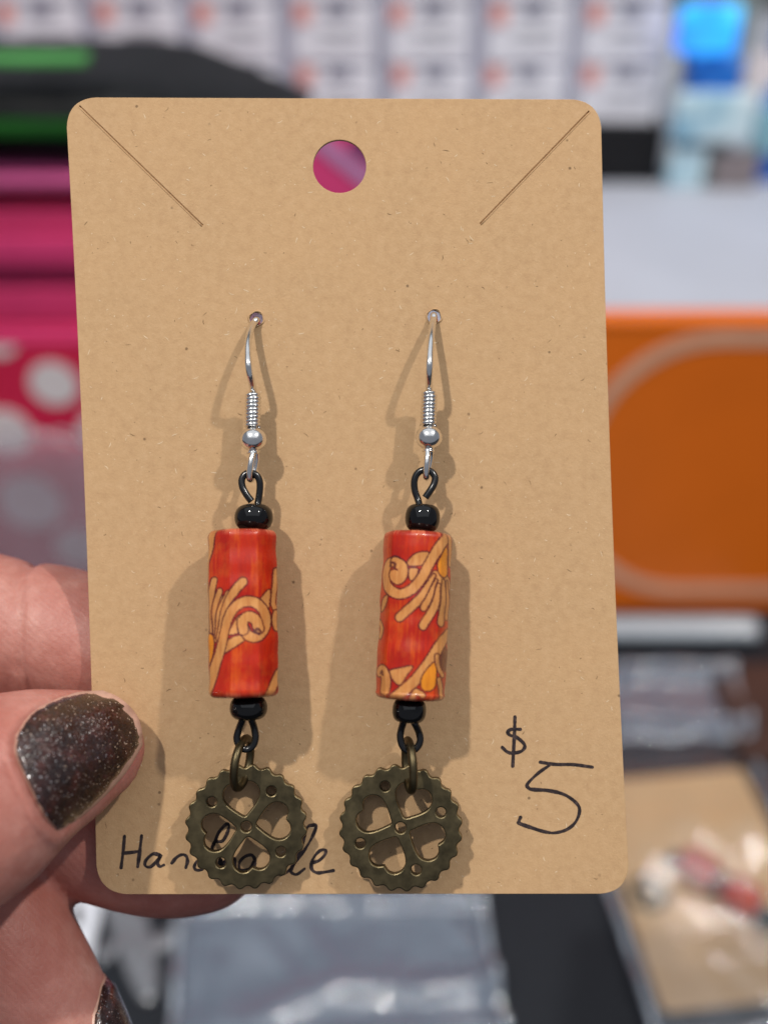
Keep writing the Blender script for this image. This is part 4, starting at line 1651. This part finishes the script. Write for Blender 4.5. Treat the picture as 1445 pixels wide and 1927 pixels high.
# bagged card with another pair of earrings
CA = [T(1120, 1466), T(1398, 1441), T(1590, 1900), T(1270, 2010)]
kc = (CA[0] + CA[1] + CA[2] + CA[3]) / 4
vx = (CA[1] - CA[0]).normalized()
ang = math.atan2(vx.y, vx.x)
top_mid_r = T(1396, 1443, 0.002)
cw, chh = 0.060, 0.090
R2 = Matrix.Rotation(ang, 4, 'Z')
ctr = top_mid_r - (R2 @ Vector((cw / 2, 0, 0))) - (R2 @ Vector((0, chh / 2, 0)))
ctr.z = 0.0012
M_kraft2 = simple('pale_kraft_board', srgb(208, 172, 128), 0.6, var=0.05, scale=60)
bcme = plate([rrect(cw / 2, chh / 2, 0.003)], 0.00045, 0.00005, 'bagged_card')
bcm = Matrix.Translation(ctr) @ R2 @ Matrix.Rotation(math.radians(-90), 4, 'X')
bc = link('earring_card', bcme, M_kraft2, None, False, bcm)
tag(bc, 'pale kraft card inside a clear bag on the black table', 'earring card')


def bag_around(c, half_w, y_lo, y_hi):
    out = []
    for x, y in ((-half_w, y_hi), (half_w, y_hi), (half_w, y_lo), (-half_w, y_lo)):
        q = c + R2 @ Vector((x, y, 0))
        q.z = 0
        out.append(q)
    return out


kb = film('clear_bag', 'clear plastic bag wrapping the pale kraft card with red beaded earrings',
          bag_around(ctr, 0.0345, -0.055, 0.062), 0.0008, 0.0030, 5.0, mat_film('thin_clear_film', (0.30, 0.32, 0.36), 0.94, 0.085, 0.065),
          fold=lambda u_, v_: 0.0165 * math.exp(-((v_ - 0.47) / 0.20) ** 2) * (1 - abs(2 * u_ - 1) ** 3))
# the earrings in it
M_red2 = simple('red_bead', srgb(176, 56, 34), 0.22, var=0.25, scale=200, coat=0.6)
er2 = thing('earring', 'red beaded earring with bronze gear inside the clear bag', 'earring', Matrix.Translation(T(1330, 1650, 0.003)))
eb = T(1330, 1650, 0.003)


def tb(px, py, z):
    return T(px, py, z)


for (pa_, pb_, r_, m_, nm) in (((1256, 1612), (1280, 1626), 0.0032, M_glass, 'glass_bead'), ((1282, 1612), (1348, 1656), 0.0056, M_red2, 'wood_bead'),
                               ((1349, 1660), (1362, 1670), 0.0040, M_glass, 'glass_bead'), ((1364, 1666), (1428, 1712), 0.0058, M_red2, 'wood_bead'),
                               ((1430, 1716), (1462, 1746), 0.0036, M_glass, 'glass_bead')):
    a_, b_ = tb(*pa_, r_ + 0.0018), tb(*pb_, r_ + 0.0018)
    L_ = (b_ - a_).length
    rr = min(r_ * 0.5, L_ * 0.4)
    pr = [(r_ * 0.4, 0)] + [(r_ - rr + rr * math.sin(k * math.pi / 12), rr - rr * math.cos(k * math.pi / 12)) for k in range(7)] + \
         [(r_ - rr + rr * math.cos(k * math.pi / 12), L_ - rr + rr * math.sin(k * math.pi / 12)) for k in range(7)] + [(r_ * 0.4, L_)]
    v, f = lathe(pr, a_, b_ - a_, 28)
    mesh(nm, v, f, m_, er2, eb)
gm = gear_mesh(0.0068, 0.3)
g2 = link('gear_charm', gm, M_bronze, er2, False)
g2.matrix_local = Matrix.Translation(tb(1222, 1678, 0.0032) - eb) @ Matrix.Rotation(math.radians(-84), 4, 'X')

# clear bags behind
film('clear_bag', 'grey looking clear bag lying beyond the bagged earrings',
     [T(1000, 1276), T(1366, 1270), T(1408, 1402), T(1010, 1412)], 0.0008, 0.0045, 9.0, freq=40,
     fold=lambda u_, v_: 0.0065 * math.exp(-((v_ - 0.10) / 0.09) ** 2) + 0.0065 * math.exp(-((v_ - 0.86) / 0.10) ** 2))
M_strip = simple('white_plastic_strip', srgb(178, 188, 198), 0.14, spec=0.8)
sa_, sb_ = T(1020, 1196), T(1418, 1196)
v, f = tube([sa_.lerp(sb_, k / 20) + Vector((0, 0, 0.0042)) for k in range(21)], 0.0062, 16, rad2=[0.0040] * 21, side=Vector((0, 0, 1)))
sbase = (sa_ + sb_) / 2
tag(mesh('plastic_rail', v, f, M_strip, None, sbase, True, Matrix.Translation(sbase)), 'glossy white plastic rail in front of the orange carton', 'rail')
M_brown = simple('brown_wood', srgb(66, 44, 38), 0.5, var=0.15, scale=50)
ba_, bb_ = T(1392, 1452), T(1580, 1268)
bxx = box('wooden_block', ba_.x, bb_.x, ba_.y, bb_.y, 0, 0.006, M_brown, None, 0.001)
tag(bxx, 'flat brown wooden block beside the grey clear bag', 'block')

# white tag, plastic tabs by the fingers
M_tagm = simple('white_paper_tag', srgb(226, 230, 240), 0.6, var=0.03)
tg = [T(60, 1600), T(205, 1640), T(168, 1822), T(20, 1790)]
tgc = sum(tg, Vector()) / 4
ttag = thing('paper_tag', 'white paper tag with small dark print lying by the fingers', 'tag', Matrix.Translation(tgc))
tv = [q + Vector((0, 0, 0.0009)) for q in tg] + [q + Vector((0, 0, 0.0003)) for q in tg]
mesh('tag_paper', tv, [(3, 2, 1, 0), (4, 5, 6, 7), (0, 1, 5, 4), (1, 2, 6, 5), (2, 3, 7, 6), (3, 0, 4, 7)], M_tagm, ttag, tgc, False)
for k, (x_, y_, w2_) in enumerate(((118, 1662, 30), (122, 1676, 26), (145, 1706, 20), (143, 1720, 20), (146, 1734, 16))):
    a_, b_ = T(x_ - w2_ / 2, y_, 0.0011), T(x_ + w2_ / 2, y_ + 6, 0.0011)
    d_ = Vector((0, 0.0013, 0))
    mesh('print_line', [a_ - d_, b_ - d_, b_ + d_, a_ + d_], [(0, 1, 2, 3)], M_blackp, ttag, tgc, False)
tabs = [((196, 1700), (262, 1690), (302, 1852), (262, 1884), 'clear plastic hanger tab pointing away from the paper tag, rounded end on the black table'),
        ((186, 1800), (240, 1768), (232, 1790), (192, 1826), 'short clear plastic prong touching the paper tag'),
        ((285, 1782), (345, 1745), (350, 1765), (296, 1806), 'short clear plastic prong between the hanger tab and the empty bag')]
for p1, p2, p3, p4, lb in tabs:
    q = [T(*p) for p in (p1, p2, p3, p4)]
    c_ = sum(q, Vector()) / 4
    out = spline([(v_.x, v_.y, 0) for v_ in q], 8, True)
    me = plate([[(v_.x - c_.x, v_.y - c_.y) for v_ in out]], 0.0035, 0.0012, 'plastic_tab')
    o = link('plastic_tab', me, M_tab, None, False, Matrix.Translation(c_ + Vector((0, 0, 0.0038))) @ Matrix.Rotation(math.radians(-90), 4, 'X') @ Matrix.Scale(1, 4))
    for v_ in me.vertices:
        v_.co = Vector((v_.co.x, v_.co.y, -v_.co.z)) if False else v_.co
    tag(o, lb, 'plastic tab', 'clear plastic tabs')

# crumpled clear bag leaning on the polka-dot box
la = [V(-260, 830, 0.385), V(230, 845, 0.385), T(260, 1150), T(-260, 1150)]
film('clear_bag', 'crumpled clear bag slumped against the polka dot box above the fingers', la, 0.0, 0.012, 14.0,
     mat_film('milky_clear_film', (0.70, 0.58, 0.66), 0.76, 0.2), freq=32, seams=True)
